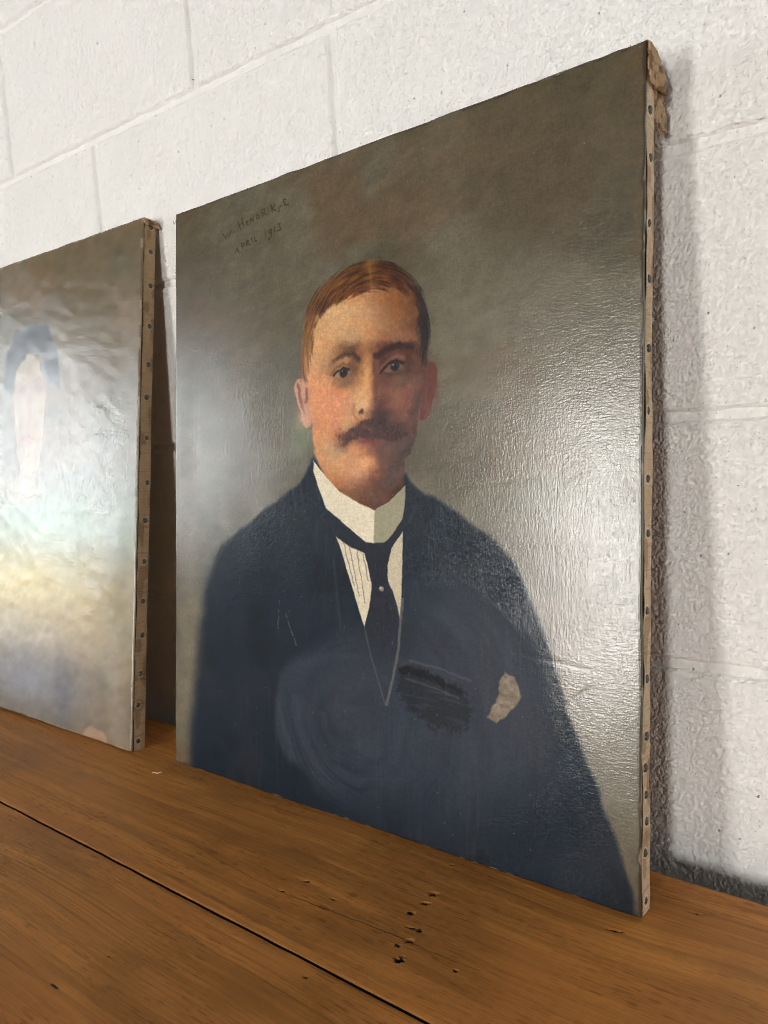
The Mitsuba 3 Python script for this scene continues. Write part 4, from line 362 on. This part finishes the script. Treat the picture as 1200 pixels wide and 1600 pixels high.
def portrait(p, n, uv):
    X, Y = uv.x * 1000, uv.y * 1000
    wx, wy = noise(X * .22, Y * .22, 1) - .5, noise(X * .22, Y * .22, 2) - .5
    x, y = X + 1.6 * wx + .4 * (noise(X * .9, Y * .9, 3) - .5), Y + 1.6 * wy + .4 * (noise(X * .9, Y * .9, 4) - .5)
    brush = fbm(X * .05 + Y * .02, Y * .09 - X * .03, 6, octaves=4)
    grain = noise(X * .8, Y * .8, 12) - .5
    weave = noise(X * 1.1, Y * .25, 15) + noise(X * .25, Y * 1.1, 16) - 1
    # background
    big = fbm(X * .008, Y * .008, 31, octaves=4)
    c = [mi.Float(v / 255) for v in (86, 77, 60)]
    c = lerp3(c, (100, 94, 78), smoothstep(.4, .65, big))
    c = lerp3(c, (94, 76, 57), .7 * smoothstep(.5, .7, fbm(X * .011, Y * .013, 37, octaves=3)))
    c = lerp3(c, (78, 74, 60), .6 * smoothstep(.52, .7, fbm(X * .014, Y * .012, 39, octaves=3)))
    c = dabs(c, x, y, DABS['BG'])
    c = [v * (.90 + .2 * brush) for v in c]
    # jacket
    dj = poly_d(x, y, POLY['JACKET'])
    soft = 3.2 + 13 * smoothstep(150, 30, X) * smoothstep(430, 300, Y)
    jm = smoothstep(soft, -soft, dj + 5 * (noise(X * .05, Y * .05, 42) - .5))
    j = [mi.Float(v / 255) for v in (26, 37, 48)]
    j = lerp3(j, (33, 40, 49), smoothstep(.45, .7, fbm(X * .016, Y * .016, 43, octaves=4)))
    j = lerp3(j, (60, 58, 58), .25 * smoothstep(.62, .85, noise(X * .35, Y * .02, 45)) * smoothstep(.4, .7, noise(X * .012, Y * .012, 46)))
    j = lerp3(j, (22, 28, 36), .6 * smoothstep(.5, .75, fbm(X * .02, Y * .02, 48, octaves=3)))
    j = lerp3(j, (56, 62, 70), .4 * smoothstep(3.0, .4, line_d(x, y, LINE['LAPEL'])))
    c = [a + (b - a) * jm for a, b in zip(c, j)]
    # ears
    for nm, col in (('EAR_L', (190, 136, 108)), ('EAR_R', (92, 48, 42))):
        c = lerp3(c, col, smoothstep(1.2, -1.2, poly_d(x, y, POLY[nm])))
    c = lerp3(c, (112, 62, 54), .75 * smoothstep(3.2, .8, line_d(x, y, LINE['EARL_IN'])))
    # face: tones blended into each other, then the drawing of brows, eyes, nose, mouth
    fm = smoothstep(1.9, -1.9, poly_d(x, y, POLY['FACE']))
    sx_, sy_ = X + 3.2 * wx + 2.4 * (noise(X * .5, Y * .5, 51) - .5), Y + 3.2 * wy + 2.4 * (noise(X * .5, Y * .5, 52) - .5)
    f = tones(sx_, sy_, TONES['FACE'])
    hatch = noise(X * .55 + Y * .4, Y * .3 - X * .1, 55)
    fleck = noise(X * .24 - Y * .12, Y * .5 + X * .2, 56)
    f = [v * g * (.90 + .06 * hatch + .05 * fleck + .07 * brush) for v, g in zip(f, (.97, .94, .89))]
    f = lerp3(f, (150, 142, 116), .08 * smoothstep(.55, .8, noise(X * .10, Y * .10, 58)))
    f = lerp3(f, (214, 104, 70), .07 * smoothstep(.5, .85, noise(X * .11 + Y * .05, Y * .12 - X * .05, 59)))
    f = [v * (1 + .05 * smoothstep(.45, .85, noise(X * .22 + Y * .16, Y * .2 - X * .14, 60))) for v in f]
    c = [a + (b - a) * fm for a, b in zip(c, f)]
    c = dabs(c, x, y, DABS['EARS'])
    c = dabs(c, x, y, DABS['NOSE'])
    bn = noise(X * .9, Y * .5, 61)
    c = lerp3(c, (58, 38, 28), (.55 + .45 * bn) * smoothstep(4.6, .4, line_d(x, y, LINE['BROW_L'])) * smoothstep(*BROW_FADE, x))
    c = lerp3(c, (44, 26, 26), (.50 + .45 * bn) * smoothstep(5.6, .8, line_d(x, y, LINE['BROW_R'])))
    c = lerp3(c, (142, 98, 80), .45 * smoothstep(3.0, .6, line_d(x, y, LINE['CREASE_R'])))
    c = lerp3(c, (148, 128, 94), .85 * smoothstep(1.2, -.9, poly_d(x, y, POLY['EYE_L'])))
    c = lerp3(c, (122, 90, 66), .8 * smoothstep(1.4, -.9, poly_d(x, y, POLY['EYE_R'])))
    for cx, cy, rx, ry, col, al in DOTS[:6]:
        d = dr.sqrt(dr.square((x - cx) * (1 / rx)) + dr.square((y - cy) * (1 / ry)))
        c = lerp3(c, col, al * smoothstep(1.3, .7, d))
    c = lerp3(c, (92, 60, 42), .55 * smoothstep(1.9, .4, line_d(x, y, LINE['CREASE_L'])))
    c = lerp3(c, (40, 25, 20), .9 * smoothstep(2.3, .4, line_d(x, y, LINE['LID_L'])))
    c = lerp3(c, (32, 21, 22), .9 * smoothstep(2.6, .4, line_d(x, y, LINE['LID_R'])))
    c = lerp3(c, (70, 44, 40), .5 * smoothstep(2.2, .4, line_d(x, y, LINE['LOW_R'])))
    c = lerp3(c, (92, 52, 44), .55 * smoothstep(4.5, .3, line_d(x, y, LINE['NOSE_E'])))
    c = lerp3(c, (150, 96, 66), .45 * smoothstep(2.8, .4, line_d(x, y, LINE['NOSE_W'])))
    # mouth and moustache
    c = dabs(c, x, y, DABS['LIP'])
    mm_ = smoothstep(1.8, -2.6, poly_d(x, y, POLY['MOUST']) + 4 * (noise(X * .7 + Y * .3, Y * .25, 65) - .5))
    m = [mi.Float(v / 255) for v in (62, 33, 27)]
    m = dabs(m, x, y, DABS['MOUST'])
    m = [v * (.66 + .62 * noise(X * .7 - Y * .45, Y * .35, 66)) for v in m]
    c = [a + (b - a) * mm_ * .92 for a, b in zip(c, m)]
    for cx, cy, rx, ry, col, al in DOTS[6:7]:
        d = dr.sqrt(dr.square((x - cx) * (1 / rx)) + dr.square((y - cy) * (1 / ry)))
        c = lerp3(c, col, .85 * al * smoothstep(1.7, .2, d + .5 * (noise(X * .5, Y * .5, 64) - .5)))
    # hair
    hx, hy = X - HEAD_C[0], Y - HEAD_C[1]
    hr, ht = dr.sqrt(hx * hx + hy * hy), dr.atan2(hy, hx)
    strand = noise(hr * .62, ht * 5, 68)
    hm = smoothstep(3.6, -3.2, poly_d(x, y, POLY['HAIR']) + 4.5 * (strand - .5) + 2.0 * (noise(X * .6, Y * .6, 67) - .5))
    h = tones(sx_, sy_, TONES['HAIR'])
    h = [v * (.48 + .42 * strand + .30 * noise(hr * 1.3, ht * 9, 69)) for v in h]
    h = lerp3(h, (158, 106, 52), .32 * smoothstep(2.8, .3, line_d(x, y, LINE['PART'])))
    c = [a + (b - a) * hm for a, b in zip(c, h)]
    # collar, shirt, tie
    xs_, ys_ = X + .8 * wx, Y + .8 * wy
    lg = 1 + .10 * grain + .06 * weave
    c = lerp3(c, (222, 209, 182), smoothstep(.9, -.9, poly_d(xs_, ys_, POLY['COLLAR'])))
    c = lerp3(c, (150, 144, 120), smoothstep(1.1, -1.1, poly_d(xs_, ys_, POLY['COLLAR_R'])) )
    c = lerp3(c, (214, 200, 172), smoothstep(.8, -.8, poly_d(xs_, ys_, POLY['SHIRT_L'])))
    c = lerp3(c, (196, 182, 156), smoothstep(.8, -.8, poly_d(xs_, ys_, POLY['SHIRT_R'])))
    c = lerp3(c, (92, 94, 96), .6 * smoothstep(1.1, .25, line_d(x, y, LINE['STRIPE'])))
    c = lerp3(c, (31, 36, 46), smoothstep(1.0, -1.0, poly_d(xs_, ys_, POLY['TIE'])))
    for cx, cy, rx, ry, col, al in DOTS[7:]:
        d = dr.sqrt(dr.square((X - cx) * (1 / rx)) + dr.square((Y - cy) * (1 / ry)))
        c = lerp3(c, col, al * smoothstep(1.15, .8, d))
    # pale bloom on the varnish, wiped in arcs; pocket, waistcoat edges
    s1, s2 = swirl(X, Y)
    db = poly_d(x, y, POLY['BLOOM']) + 16 * (s2 - .5)
    wide = 8 + 34 * smoothstep(200, 330, X)
    bl = smoothstep(.6 * wide, -wide, db) * (.60 + .42 * (s1 - .5) * (.25 + .75 * smoothstep(40, -50, X - BLOOM_C[0])) + .45 * (s2 - .5))
    c = lerp3(c, (68, 71, 82), dr.clip(bl, 0, 1) * .86)
    c = lerp3(c, (100, 97, 91), .4 * smoothstep(1.6, .3, line_d(xs_, ys_, LINE['LINE_L'])))
    c = lerp3(c, (112, 109, 100), .6 * smoothstep(2.4, .8, line_d(xs_, ys_, LINE['LINE_R'])))
    c = lerp3(c, (120, 122, 122), .45 * smoothstep(1.3, .3, line_d(x, y, LINE['SCRATCH'])) * smoothstep(.35, .6, noise(X * .4, Y * .4, 78)))
    pd = poly_d(x, y, POLY['PATCH']) + 9 * (noise(X * .18, Y * .18, 71) - .5) + 7 * (noise(X * .6, Y * .6, 72) - .5)
    pm = smoothstep(4, -7, pd) * smoothstep(.2, .6, noise(X * .5 + Y * .08, Y * .7, 73) + .3 * smoothstep(0, -12, pd)) * (1 - .6 * smoothstep(.72, .8, noise(X * .06 + Y * .12, Y * .35, 74)))
    c = lerp3(c, (22, 24, 29), .52 * pm)
    pt = line_d(x, y, LINE['PATCH_TOP']) + 5 * (noise(X * .3, Y * .4, 76) - .5)
    c = lerp3(c, (16, 18, 22), .75 * smoothstep(6, 1, pt))
    c = lerp3(c, (92, 94, 100), .35 * smoothstep(2.0, .4, line_d(x, y, LINE['PATCH_EDGE'])))
    hk = smoothstep(1.2, -1.2, poly_d(x, y, POLY['HANKY']))
    hc = noise(X * .3, Y * .3, 75)
    c = [a + ((b - .16 * (hc - .4)) - a) * hk * .92 for a, b in zip(c, (.54, .48, .41))]
    # signature
    c = lerp3(c, (56, 38, 27), .62 * smoothstep(1.5, .4, line_d(x, y, LINE['SIGN'])) * (.65 + .35 * smoothstep(.3, .6, noise(X * .25, Y * .25, 77))))
    # specks, scuffs and worn paint along the rim
    c = [v * lg for v in c]
    cu, cv = dr.floor(X / 9), dr.floor(Y / 9)
    sd = dr.sqrt(dr.square(X / 9 - cu - .2 - .6 * cell_rand(cu, cv, 6)) + dr.square(Y / 9 - cv - .2 - .6 * cell_rand(cu, cv, 7))) * 9
    c = lerp3(c, (150, 146, 136), .4 * dr.select(cell_rand(cu, cv, 5) > .97, 1.0, 0.0) * smoothstep(.9, .4, sd))
    e = dr.minimum(dr.minimum(X - EDGE[0] - EDGE[1] * Y, EDGE[2] + EDGE[3] * Y - X), dr.minimum(Y - EDGE[4] - EDGE[5] * X, EDGE[6] + EDGE[7] * X - Y)) + 3.2 * (noise(X * .14, Y * .14, 81) - .5)
    c = lerp3(c, (52, 48, 42), .55 * smoothstep(3.4, 1.2, e))
    c = lerp3(c, (176, 164, 142), .55 * smoothstep(1.0, .2, e) * smoothstep(.5, .7, noise(X * .09, Y * .09, 83)))
    return finish(c, .84)

def portrait_rough(p, n, uv):
    X, Y = uv.x * 1000, uv.y * 1000
    return .155 + .03 + .07 * fbm(X * .02, Y * .02, 3, octaves=3) + .05 * noise(X * .4, Y * .4, 9)

def portrait_matt(p, n, uv):
    # where the varnish has sunk: the jacket, most of all under the bloom
    X, Y = uv.x * 1000, uv.y * 1000
    jm = smoothstep(3, -3, poly_d(X, Y, POLY['JACKET']))
    s1, s2 = swirl(X, Y)
    bl = smoothstep(14, -14, poly_d(X, Y, POLY['BLOOM']) + 14 * (s2 - .5))
    k = jm * (.76 + .25 * (fbm(X * .03, Y * .03, 8, octaves=3) - .5) + .5 * (noise(X * .5, Y * .8, 10) - .5))
    return dr.clip(dr.maximum(k, bl * .93), 0, 1)

def brushwork(p, n, uv):
    X, Y = uv.x * 1000, uv.y * 1000
    a = noise(X * .30 + Y * .08, Y * .95 - X * .15, 3)
    b = noise(X * 1.05 - Y * .35, Y * 1.2 + X * .25, 5)
    w = noise(X * 1.15, Y * .22, 7) + noise(X * .22, Y * 1.15, 8)
    return .42 * a + .46 * b + .42 * w

scene['portrait_picture'] = mikit.proc(portrait)
scene['oil_paint'] = {'type': 'twosided', 'bsdf': {'type': 'bumpmap', 'arbitrary': mikit.proc(brushwork, eps=2.5e-4), 'scale': 0.000108,
                      'bsdf': {'type': 'blendbsdf', 'weight': mikit.proc(portrait_matt),
                               'varnished': {'type': 'principled', 'base_color': {'type': 'ref', 'id': 'portrait_picture'}, 'roughness': mikit.proc(portrait_rough), 'specular': .8},
                               'sunken': {'type': 'principled', 'base_color': {'type': 'ref', 'id': 'portrait_picture'}, 'roughness': .46, 'specular': .13}}}}

def lady(p, n, uv):
    X, Y = uv.x * 1000, uv.y * 1000
    x, y = X + 7 * (noise(X * .08, Y * .08, 1) - .5), Y + 7 * (noise(X * .08, Y * .08, 2) - .5)
    big = fbm(X * .009, Y * .009, 31, octaves=4)
    brush = fbm(X * .05 + Y * .02, Y * .09 - X * .03, 6, octaves=4)
    c = [mi.Float(v / 255) for v in (100, 88, 68)]
    c = lerp3(c, (90, 84, 66), smoothstep(.4, .65, big))
    c = lerp3(c, (112, 92, 68), .6 * smoothstep(.5, .7, fbm(X * .012, Y * .012, 37, octaves=3)))
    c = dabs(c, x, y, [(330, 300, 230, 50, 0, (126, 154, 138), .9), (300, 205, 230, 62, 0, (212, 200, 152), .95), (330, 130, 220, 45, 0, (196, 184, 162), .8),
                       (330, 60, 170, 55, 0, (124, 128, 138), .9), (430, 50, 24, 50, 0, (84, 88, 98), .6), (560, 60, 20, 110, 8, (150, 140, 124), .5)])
    c = lerp3(c, (20, 22, 29), .95 * smoothstep(5, -6, poly_d(x, y, [(236, 520), (244, 575), (275, 606), (330, 612), (372, 598), (398, 556), (402, 505), (372, 520), (352, 560), (310, 566), (276, 540), (262, 505)])))
    face = smoothstep(3.5, -3.5, poly_d(x, y, [(276, 540), (310, 566), (345, 555), (366, 510), (364, 430), (352, 380), (300, 372), (280, 420), (266, 480)]))
    c = lerp3(c, (152, 132, 108), face * .75)
    c = lerp3(c, (104, 74, 56), .7 * smoothstep(2.6, .5, line_d(x, y, [[(276, 540), (268, 500), (272, 450), (284, 405), (300, 374)], [(350, 545), (364, 510), (362, 440), (352, 385)], [(284, 520), (296, 527), (310, 522)], [(330, 520), (344, 526), (356, 518)], [(320, 515), (324, 470), (312, 462)], [(300, 432), (316, 437), (332, 431)], [(290, 350), (320, 340), (360, 346)]])))
    c = dabs(c, x, y, [(296, 512, 14, 7, 0, (96, 66, 52), .8), (340, 510, 14, 7, 0, (96, 66, 52), .8), (318, 470, 6, 26, 0, (120, 84, 64), .7), (314, 430, 18, 6, 0, (136, 76, 66), .6), (316, 356, 40, 20, 0, (180, 150, 128), .6)])
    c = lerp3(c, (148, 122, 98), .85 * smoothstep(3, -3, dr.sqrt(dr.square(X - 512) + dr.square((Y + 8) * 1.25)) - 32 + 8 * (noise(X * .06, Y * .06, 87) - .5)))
    c = [v * (.91 + .17 * brush) for v in c]
    e = dr.minimum(dr.minimum(X, CW - X), dr.minimum(Y, CHL - Y)) + 4 * (noise(X * .12, Y * .12, 81) - .5)
    c = lerp3(c, (150, 140, 122), .6 * smoothstep(3.0, .6, e) * smoothstep(.45, .6, noise(X * .06, Y * .06, 83)))
    return finish(c, 1.0)

def lady_rough(p, n, uv):
    X, Y = uv.x * 1000, uv.y * 1000
    return .13 + .08 * fbm(X * .02, Y * .02, 3, octaves=3) + .05 * noise(X * .4, Y * .4, 9)

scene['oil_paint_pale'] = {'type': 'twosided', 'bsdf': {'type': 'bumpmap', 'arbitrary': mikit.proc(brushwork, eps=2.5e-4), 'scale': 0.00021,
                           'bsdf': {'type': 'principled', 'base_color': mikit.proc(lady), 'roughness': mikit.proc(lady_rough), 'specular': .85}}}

def linen_colour(p, n, uv, tacks=TACKS):
    # uv: x = depth back from the painted face, y = along the edge (metres)
    a, b = uv.x * 1000, uv.y * 1000
    c = mikit.mix(mi.Color3f(*lin((190, 170, 144))), mi.Color3f(*lin((172, 148, 120))), fbm(a * .08, b * .03, 2, octaves=3))
    c = c * (.9 + .12 * noise(a * 1.2, b * .3, 4) + .12 * noise(a * .3, b * 1.2, 5) - .04)
    lip = a + 2.6 * (fbm(b * .06, 3, 1, octaves=3) - .5)
    c = mikit.mix(c, mi.Color3f(*lin((46, 40, 36))), .92 * smoothstep(4.3, 3.4, lip))
    c = mikit.mix(c, mi.Color3f(*lin((112, 84, 54))), .5 * smoothstep(.6, .75, noise(a * .1, b * .05, 9)))
    c = c * (1 - .25 * smoothstep(.72, .86, noise(a * .06, b * .9, 12)))
    for tb, td in tacks:                                                # linen rubbed pale round each head, a little rust under it
        r = dr.sqrt(dr.square(a - td) + dr.square(b - tb)) + 1.2 * (noise(a * .6, b * .6, 15) - .5)
        c = mikit.mix(c, mi.Color3f(.60, .52, .41), .6 * smoothstep(5.6, 4.2, r))
        c = mikit.mix(c, mi.Color3f(.16, .08, .04), .6 * smoothstep(4.0, 3.2, r))
    return c

def linen_bump(p, n, uv):
    a, b = uv.x * 1000, uv.y * 1000
    return noise(a * 1.2, b * .3, 4) + noise(a * .3, b * 1.2, 5)

scene['raw_linen'] = {'type': 'twosided', 'bsdf': {'type': 'bumpmap', 'arbitrary': mikit.proc(linen_bump, eps=3e-4), 'scale': 0.00012,
                      'bsdf': {'type': 'principled', 'base_color': mikit.proc(lambda p, n, uv: linen_colour(p, n, uv)), 'roughness': .8, 'specular': .3}}}
def browned_shaded_colour(p, n, uv):  # brown stain, plus the shade between the canvases put into the colour
    return linen_colour(p, n, uv, TACKS_LEFT) * mi.Color3f(.64, .58, .50) * (.85 + .3 * fbm(uv.x * 90, uv.y * 14, 21, octaves=3))
scene['browned_shaded_linen'] = {'type': 'twosided', 'bsdf': {'type': 'principled', 'base_color': mikit.proc(browned_shaded_colour), 'roughness': .8, 'specular': .3}}
scene['tack_metal'] = {'type': 'twosided', 'bsdf': {'type': 'principled', 'base_color': rgb([.075, .068, .06]), 'roughness': .42, 'metallic': .6}}
scene['stretcher_wood'] = {'type': 'twosided', 'bsdf': {'type': 'principled', 'base_color': rgb(lin((150, 112, 72))), 'roughness': .7}}

def fold_colour(p, n, uv):
    x, y, z = p.x * 1000, p.y * 1000, p.z * 1000
    c = mikit.mix(mi.Color3f(*lin((172, 148, 118))), mi.Color3f(*lin((134, 108, 80))), fbm(x * .2, y * .2, z * .2, octaves=3))
    return mikit.mix(c, mi.Color3f(*lin((84, 54, 32))), .7 * smoothstep(.58, .7, noise(x * .16 + 5, y * .16, z * .12)))
scene['folded_linen'] = {'type': 'twosided', 'bsdf': {'type': 'principled', 'base_color': mikit.proc(fold_colour), 'roughness': .85, 'specular': .3}}

def canvas(root, BL, A, B, N, W, H, TH, quad, linen, paint, tacks, relief, fold):
    """A stretched canvas: A = to the right, B = up, N = out of the painted face."""
    A, B, N, BL = map(np.asarray, (A, B, N, BL))
    q = np.array(quad) / 1000                                          # the corners as they are: BL, BR, TR, TL (old stretchers are out of square)
    def flat(a, b):
        s, t = np.asarray(a) / W, np.asarray(b) / H
        s, t = s[..., None], t[..., None]
        return q[0] * (1 - s) * (1 - t) + q[1] * s * (1 - t) + q[2] * s * t + q[3] * (1 - s) * t
    def w3(a, b, n):
        f = flat(*np.broadcast_arrays(np.asarray(a, float), np.asarray(b, float)))
        return BL + f[..., :1] * A + f[..., 1:] * B + np.asarray(n)[..., None] * N
    R = .0022
    # front: a sheet that rolls over the rim
    def axis(L, n):
        s = np.linspace(R, L - R, n)
        t = np.linspace(0, 1, 5)[:-1] * math.pi / 2
        lo, hi = R - R * np.cos(t), L - R + R * np.sin(t + (math.pi / 2 - t[-1] - t[0]) * 0 + 0)
        return np.concatenate([lo, s, L - (R - R * np.cos(t))[::-1]]), np.concatenate([-R + R * np.sin(t), s * 0, (-R + R * np.sin(t))[::-1]])
    ua, da = axis(W, 400)
    ub, db = axis(H, 470)
    X, Y = np.meshgrid(ua, ub, indexing='ij')
    D = np.minimum(da[:, None], db[None, :])
    rim = np.minimum(np.minimum(X, W - X), np.minimum(Y, H - Y))
    D = D + relief(X, Y) * sstep(.002, .045, rim)
    wig = (nz(X * 35, Y * 35, seed=71) - .5) * .0012 * sstep(.02, .0, rim)
    V = w3(X + wig, Y + wig, D)
    scene[root + '__canvas'] = mikit.ply((V.reshape(-1, 3), grid_faces(len(ua), len(ub))), paint, smooth=True, uv=flat(X, Y).reshape(-1, 2))
    # four turned-over edges of raw linen
    def strip(L, f):
        s, t = np.meshgrid(np.linspace(0, L, 160), np.linspace(R, TH, 10), indexing='ij')
        bulge = (nz(s * 30, t * 60, seed=13) - .5) * .0016 + (nz(s * 75, t * 30, seed=14) - .5) * .0009
        return (f(s, t, bulge).reshape(-1, 3), grid_faces(160, 10)), np.stack([t, s], -1).reshape(-1, 2)
    edges = [strip(H, lambda s, t, b: w3(W + b, s, -t)), strip(H, lambda s, t, b: w3(b, s, -t)),
             strip(W, lambda s, t, b: w3(s, H + b, -t)), strip(W, lambda s, t, b: w3(s, b, -t))]
    for m, uv in edges:
        scene[numbered(root + '__turned_edge')] = mikit.ply(m, linen, smooth=True, uv=uv)
    # stretcher bars behind
    def bar(a0, a1, b0, b1):
        c = box(0, 1, 0, 1, 0, 1).vertices
        v = w3(a0 + (a1 - a0) * c[:, 0], b0 + (b1 - b0) * c[:, 1], -TH + .001 + (TH - .005) * c[:, 2])
        return v, box(0, 1, 0, 1, 0, 1).faces
    for bq in ((.002, .045, .002, H - .002), (W - .045, W - .002, .002, H - .002), (.046, W - .046, H - .045, H - .002), (.046, W - .046, .002, .045)):
        scene[numbered(root + '__stretcher_bar')] = mikit.ply(bar(*bq), 'stretcher_wood')
    # tacks with low domed heads down the right edge
    head = trimesh.creation.revolve(np.array([[0, .0013], [.0011, .0012], [.0021, .0008], [.0027, .0002], [.0028, -.0006], [0, -.0006]]), sections=14)
    for b, d in tacks:
        r = random.uniform(1.12, 1.34)
        v = head.vertices * [r, r * random.uniform(.88, 1.05), 1]
        tilt = random.uniform(-.12, .12)
        v = w3(W + v[:, 2] + .0004 + tilt * v[:, 0], b / 1000 + v[:, 0], -d / 1000 + v[:, 1])
        scene[numbered(root + '__tack')] = mikit.ply((v, head.faces), 'tack_metal', smooth=40)
    fold(root, w3, W, H, TH)

def crumple(root, w3, s_len, t_len, out, seed, W, H, back, drop=0.0, name='folded_corner'):
    """A crumpled flap of surplus linen folded over the upper corner of the edge."""
    n, m = 56, 34
    S, Tt = np.meshgrid(np.linspace(0, 1, n), np.linspace(0, 1, m), indexing='ij')     # S down the edge, Tt back towards the wall
    rid = 1 - np.abs(2 * nz(S * 4.2 + Tt * 1.6, Tt * 3.2, seed=seed) - 1)
    rid2 = 1 - np.abs(2 * nz(S * 9, Tt * 7, seed=seed + 1) - 1)
    o = out * (.25 + .75 * sstep(0, .8, S)) * (.35 + .65 * Tt) * (.4 + .9 * rid) + .0016 * rid2 + .0012
    o *= sstep(0, .06, S) * .6 + .4
    length = s_len * (1 - .28 * (1 - Tt) * (nz(Tt * 3, Tt * 0, seed=seed + 2)))
    b = H - drop - S * length - .0025 * (nz(S * 3, Tt * 5, seed=seed + 3) - .5)
    d = .0008 + back + Tt * t_len * (.72 + .28 * sstep(0, .55, S)) + .004 * (nz(S * 4, Tt * 2, seed=seed + 4) - .5) * Tt
    o = np.where(Tt > .93, o * (1 - (Tt - .93) / .09), o)
    front = w3(W + o, b, -d)
    rear = w3(W + np.maximum(o - .0016, -.002), b, -d)
    V = np.concatenate([front.reshape(-1, 3), rear.reshape(-1, 3)])
    F = grid_faces(n, m)
    Fs = [F, F[:, ::-1] + n * m]
    idx = np.arange(n * m).reshape(n, m)
    for L in (idx[0], idx[-1], idx[:, 0], idx[:, -1]):
        Fs.append(np.stack([L[:-1], L[1:], L[1:] + n * m], -1)); Fs.append(np.stack([L[:-1], L[1:] + n * m, L[:-1] + n * m], -1))
    scene[f'{root}__{name}'] = mikit.ply((V, np.concatenate(Fs)), 'folded_linen', smooth=40)

def thread(root, pts, r=.00035):
    path = np.asarray(pts)
    t = np.linspace(0, 1, 14)
    k = np.linspace(0, 1, len(path))
    P = np.stack([np.interp(t, k, path[:, i]) for i in range(3)], -1)
    for _ in range(2): P[1:-1] = (P[:-2] + 2 * P[1:-1] + P[2:]) / 4
    m = trimesh.creation.sweep_polygon(__import__('shapely').geometry.Point(0, 0).buffer(r, 3), P)
    scene[numbered(root + '__loose_thread')] = mikit.ply(m, 'folded_linen')

def relief_man(X, Y):
    r = (nz(X * 5, Y * 5, seed=51) - .5) * .0016 + (nz(X * 16, Y * 16, seed=52) - .5) * .0005 + (nz(X * 45, Y * 50, seed=53) - .5) * .00006
    # a few dents and creases low on the right
    for (cx, cy, L, wd, ang, hgt) in ((.52, .20, .035, .0016, -.1, .0002), (.545, .175, .02, .002, .7, .00015), (.50, .30, .05, .0026, .05, .00014), (.46, .355, .06, .0026, .1, .00014)):
        u, v = (X - cx) * math.cos(ang) + (Y - cy) * math.sin(ang), (Y - cy) * math.cos(ang) - (X - cx) * math.sin(ang)
        r -= hgt * np.exp(-(u / L) ** 2 - (v / wd) ** 2)
    return r

def relief_lady(X, Y):
    r = (nz(X * 5, Y * 5, seed=61) - .5) * .0030 + (nz(X * 16, Y * 12, seed=62) - .5) * .0012 + (nz(X * 50 + Y * 20, Y * 80, seed=63) - .5) * .00042
    r += .0022 * (nz(X * 36 + 7 * Y, Y * 3, seed=64) - .5) * sstep(.45, .05, Y) * sstep(.2, .45, X)
    return r

def axes(BR, BL, TR):
    BR, BL, TR = map(np.array, (BR, BL, TR))
    A = (BR - BL) / np.linalg.norm(BR - BL); B = (TR - BR) / np.linalg.norm(TR - BR)
    return A, B, np.cross(A, B)

def fold_man(root, w3, W, H, TH):
    crumple(root, w3, .036, .027, .0062, 7, W, H, 0)
    crumple(root, w3, .034, .013, .0035, 17, W, H, .021, drop=.026, name='linen_tail')

def fold_lady(root, w3, W, H, TH):
    crumple(root, w3, .010, .026, .003, 27, W, H, 0)

tag('portrait_painting', 'unframed canvas portrait of a moustached man in dark jacket and tie', 'painting')
A, B, N = axes([-.1863, -.1204, .0], [-.7827, -.1102, .0], [-.1851, -.0496, .6986])
canvas('portrait_painting', np.array([-.7827, -.1102, .0024]), A, B, N, .5965, .7022, .0215, QUAD_MAN, 'raw_linen', 'oil_paint', TACKS, relief_man, fold_man)
LW3 = lambda a, b, n: (np.array([-.7827, -.1102, .0024]) + a * A + b * B + n * N)
thread('portrait_painting', [LW3(.001, .694, -.004), LW3(-.004, .689, -.004), LW3(-.008, .692, -.006), LW3(-.011, .697, -.008)])
tag('portrait_painting_001', 'pale glare-covered canvas of a dark-haired figure, cut off by the photo edge', 'painting')
A2, B2, N2 = axes([-.862, -.1238, .0], [-1.4584, -.1238, .0], [-.862, -.0267, .7118])
canvas('portrait_painting_001', np.array([-1.4584, -.1238, .003]), A2, B2, N2, .5965, .7184, .0212, QUAD_LADY, 'browned_shaded_linen', 'oil_paint_pale', TACKS_LEFT, relief_lady, fold_lady)

# ------------------------------------------------------------------ a scrap of white lint on the table
tag('lint_scrap', 'tiny scrap of white lint lying on the table between the canvases', 'lint')
P = np.array([[-.7845, -.1475, .0012], [-.7805, -.1462, .0022], [-.7770, -.1450, .0016], [-.7735, -.1432, .0034], [-.7722, -.1422, .0020]])
scene['white_lint'] = {'type': 'twosided', 'bsdf': {'type': 'diffuse', 'reflectance': rgb([.6, .58, .55])}}
scene['lint_scrap'] = mikit.ply(trimesh.util.concatenate([trimesh.creation.sweep_polygon(__import__('shapely').geometry.Point(0, 0).buffer(.0004, 3), P),
                     trimesh.creation.sweep_polygon(__import__('shapely').geometry.Point(0, 0).buffer(.0005, 3), P[1:4] + [.001, -.001, .0004])]), 'white_lint')
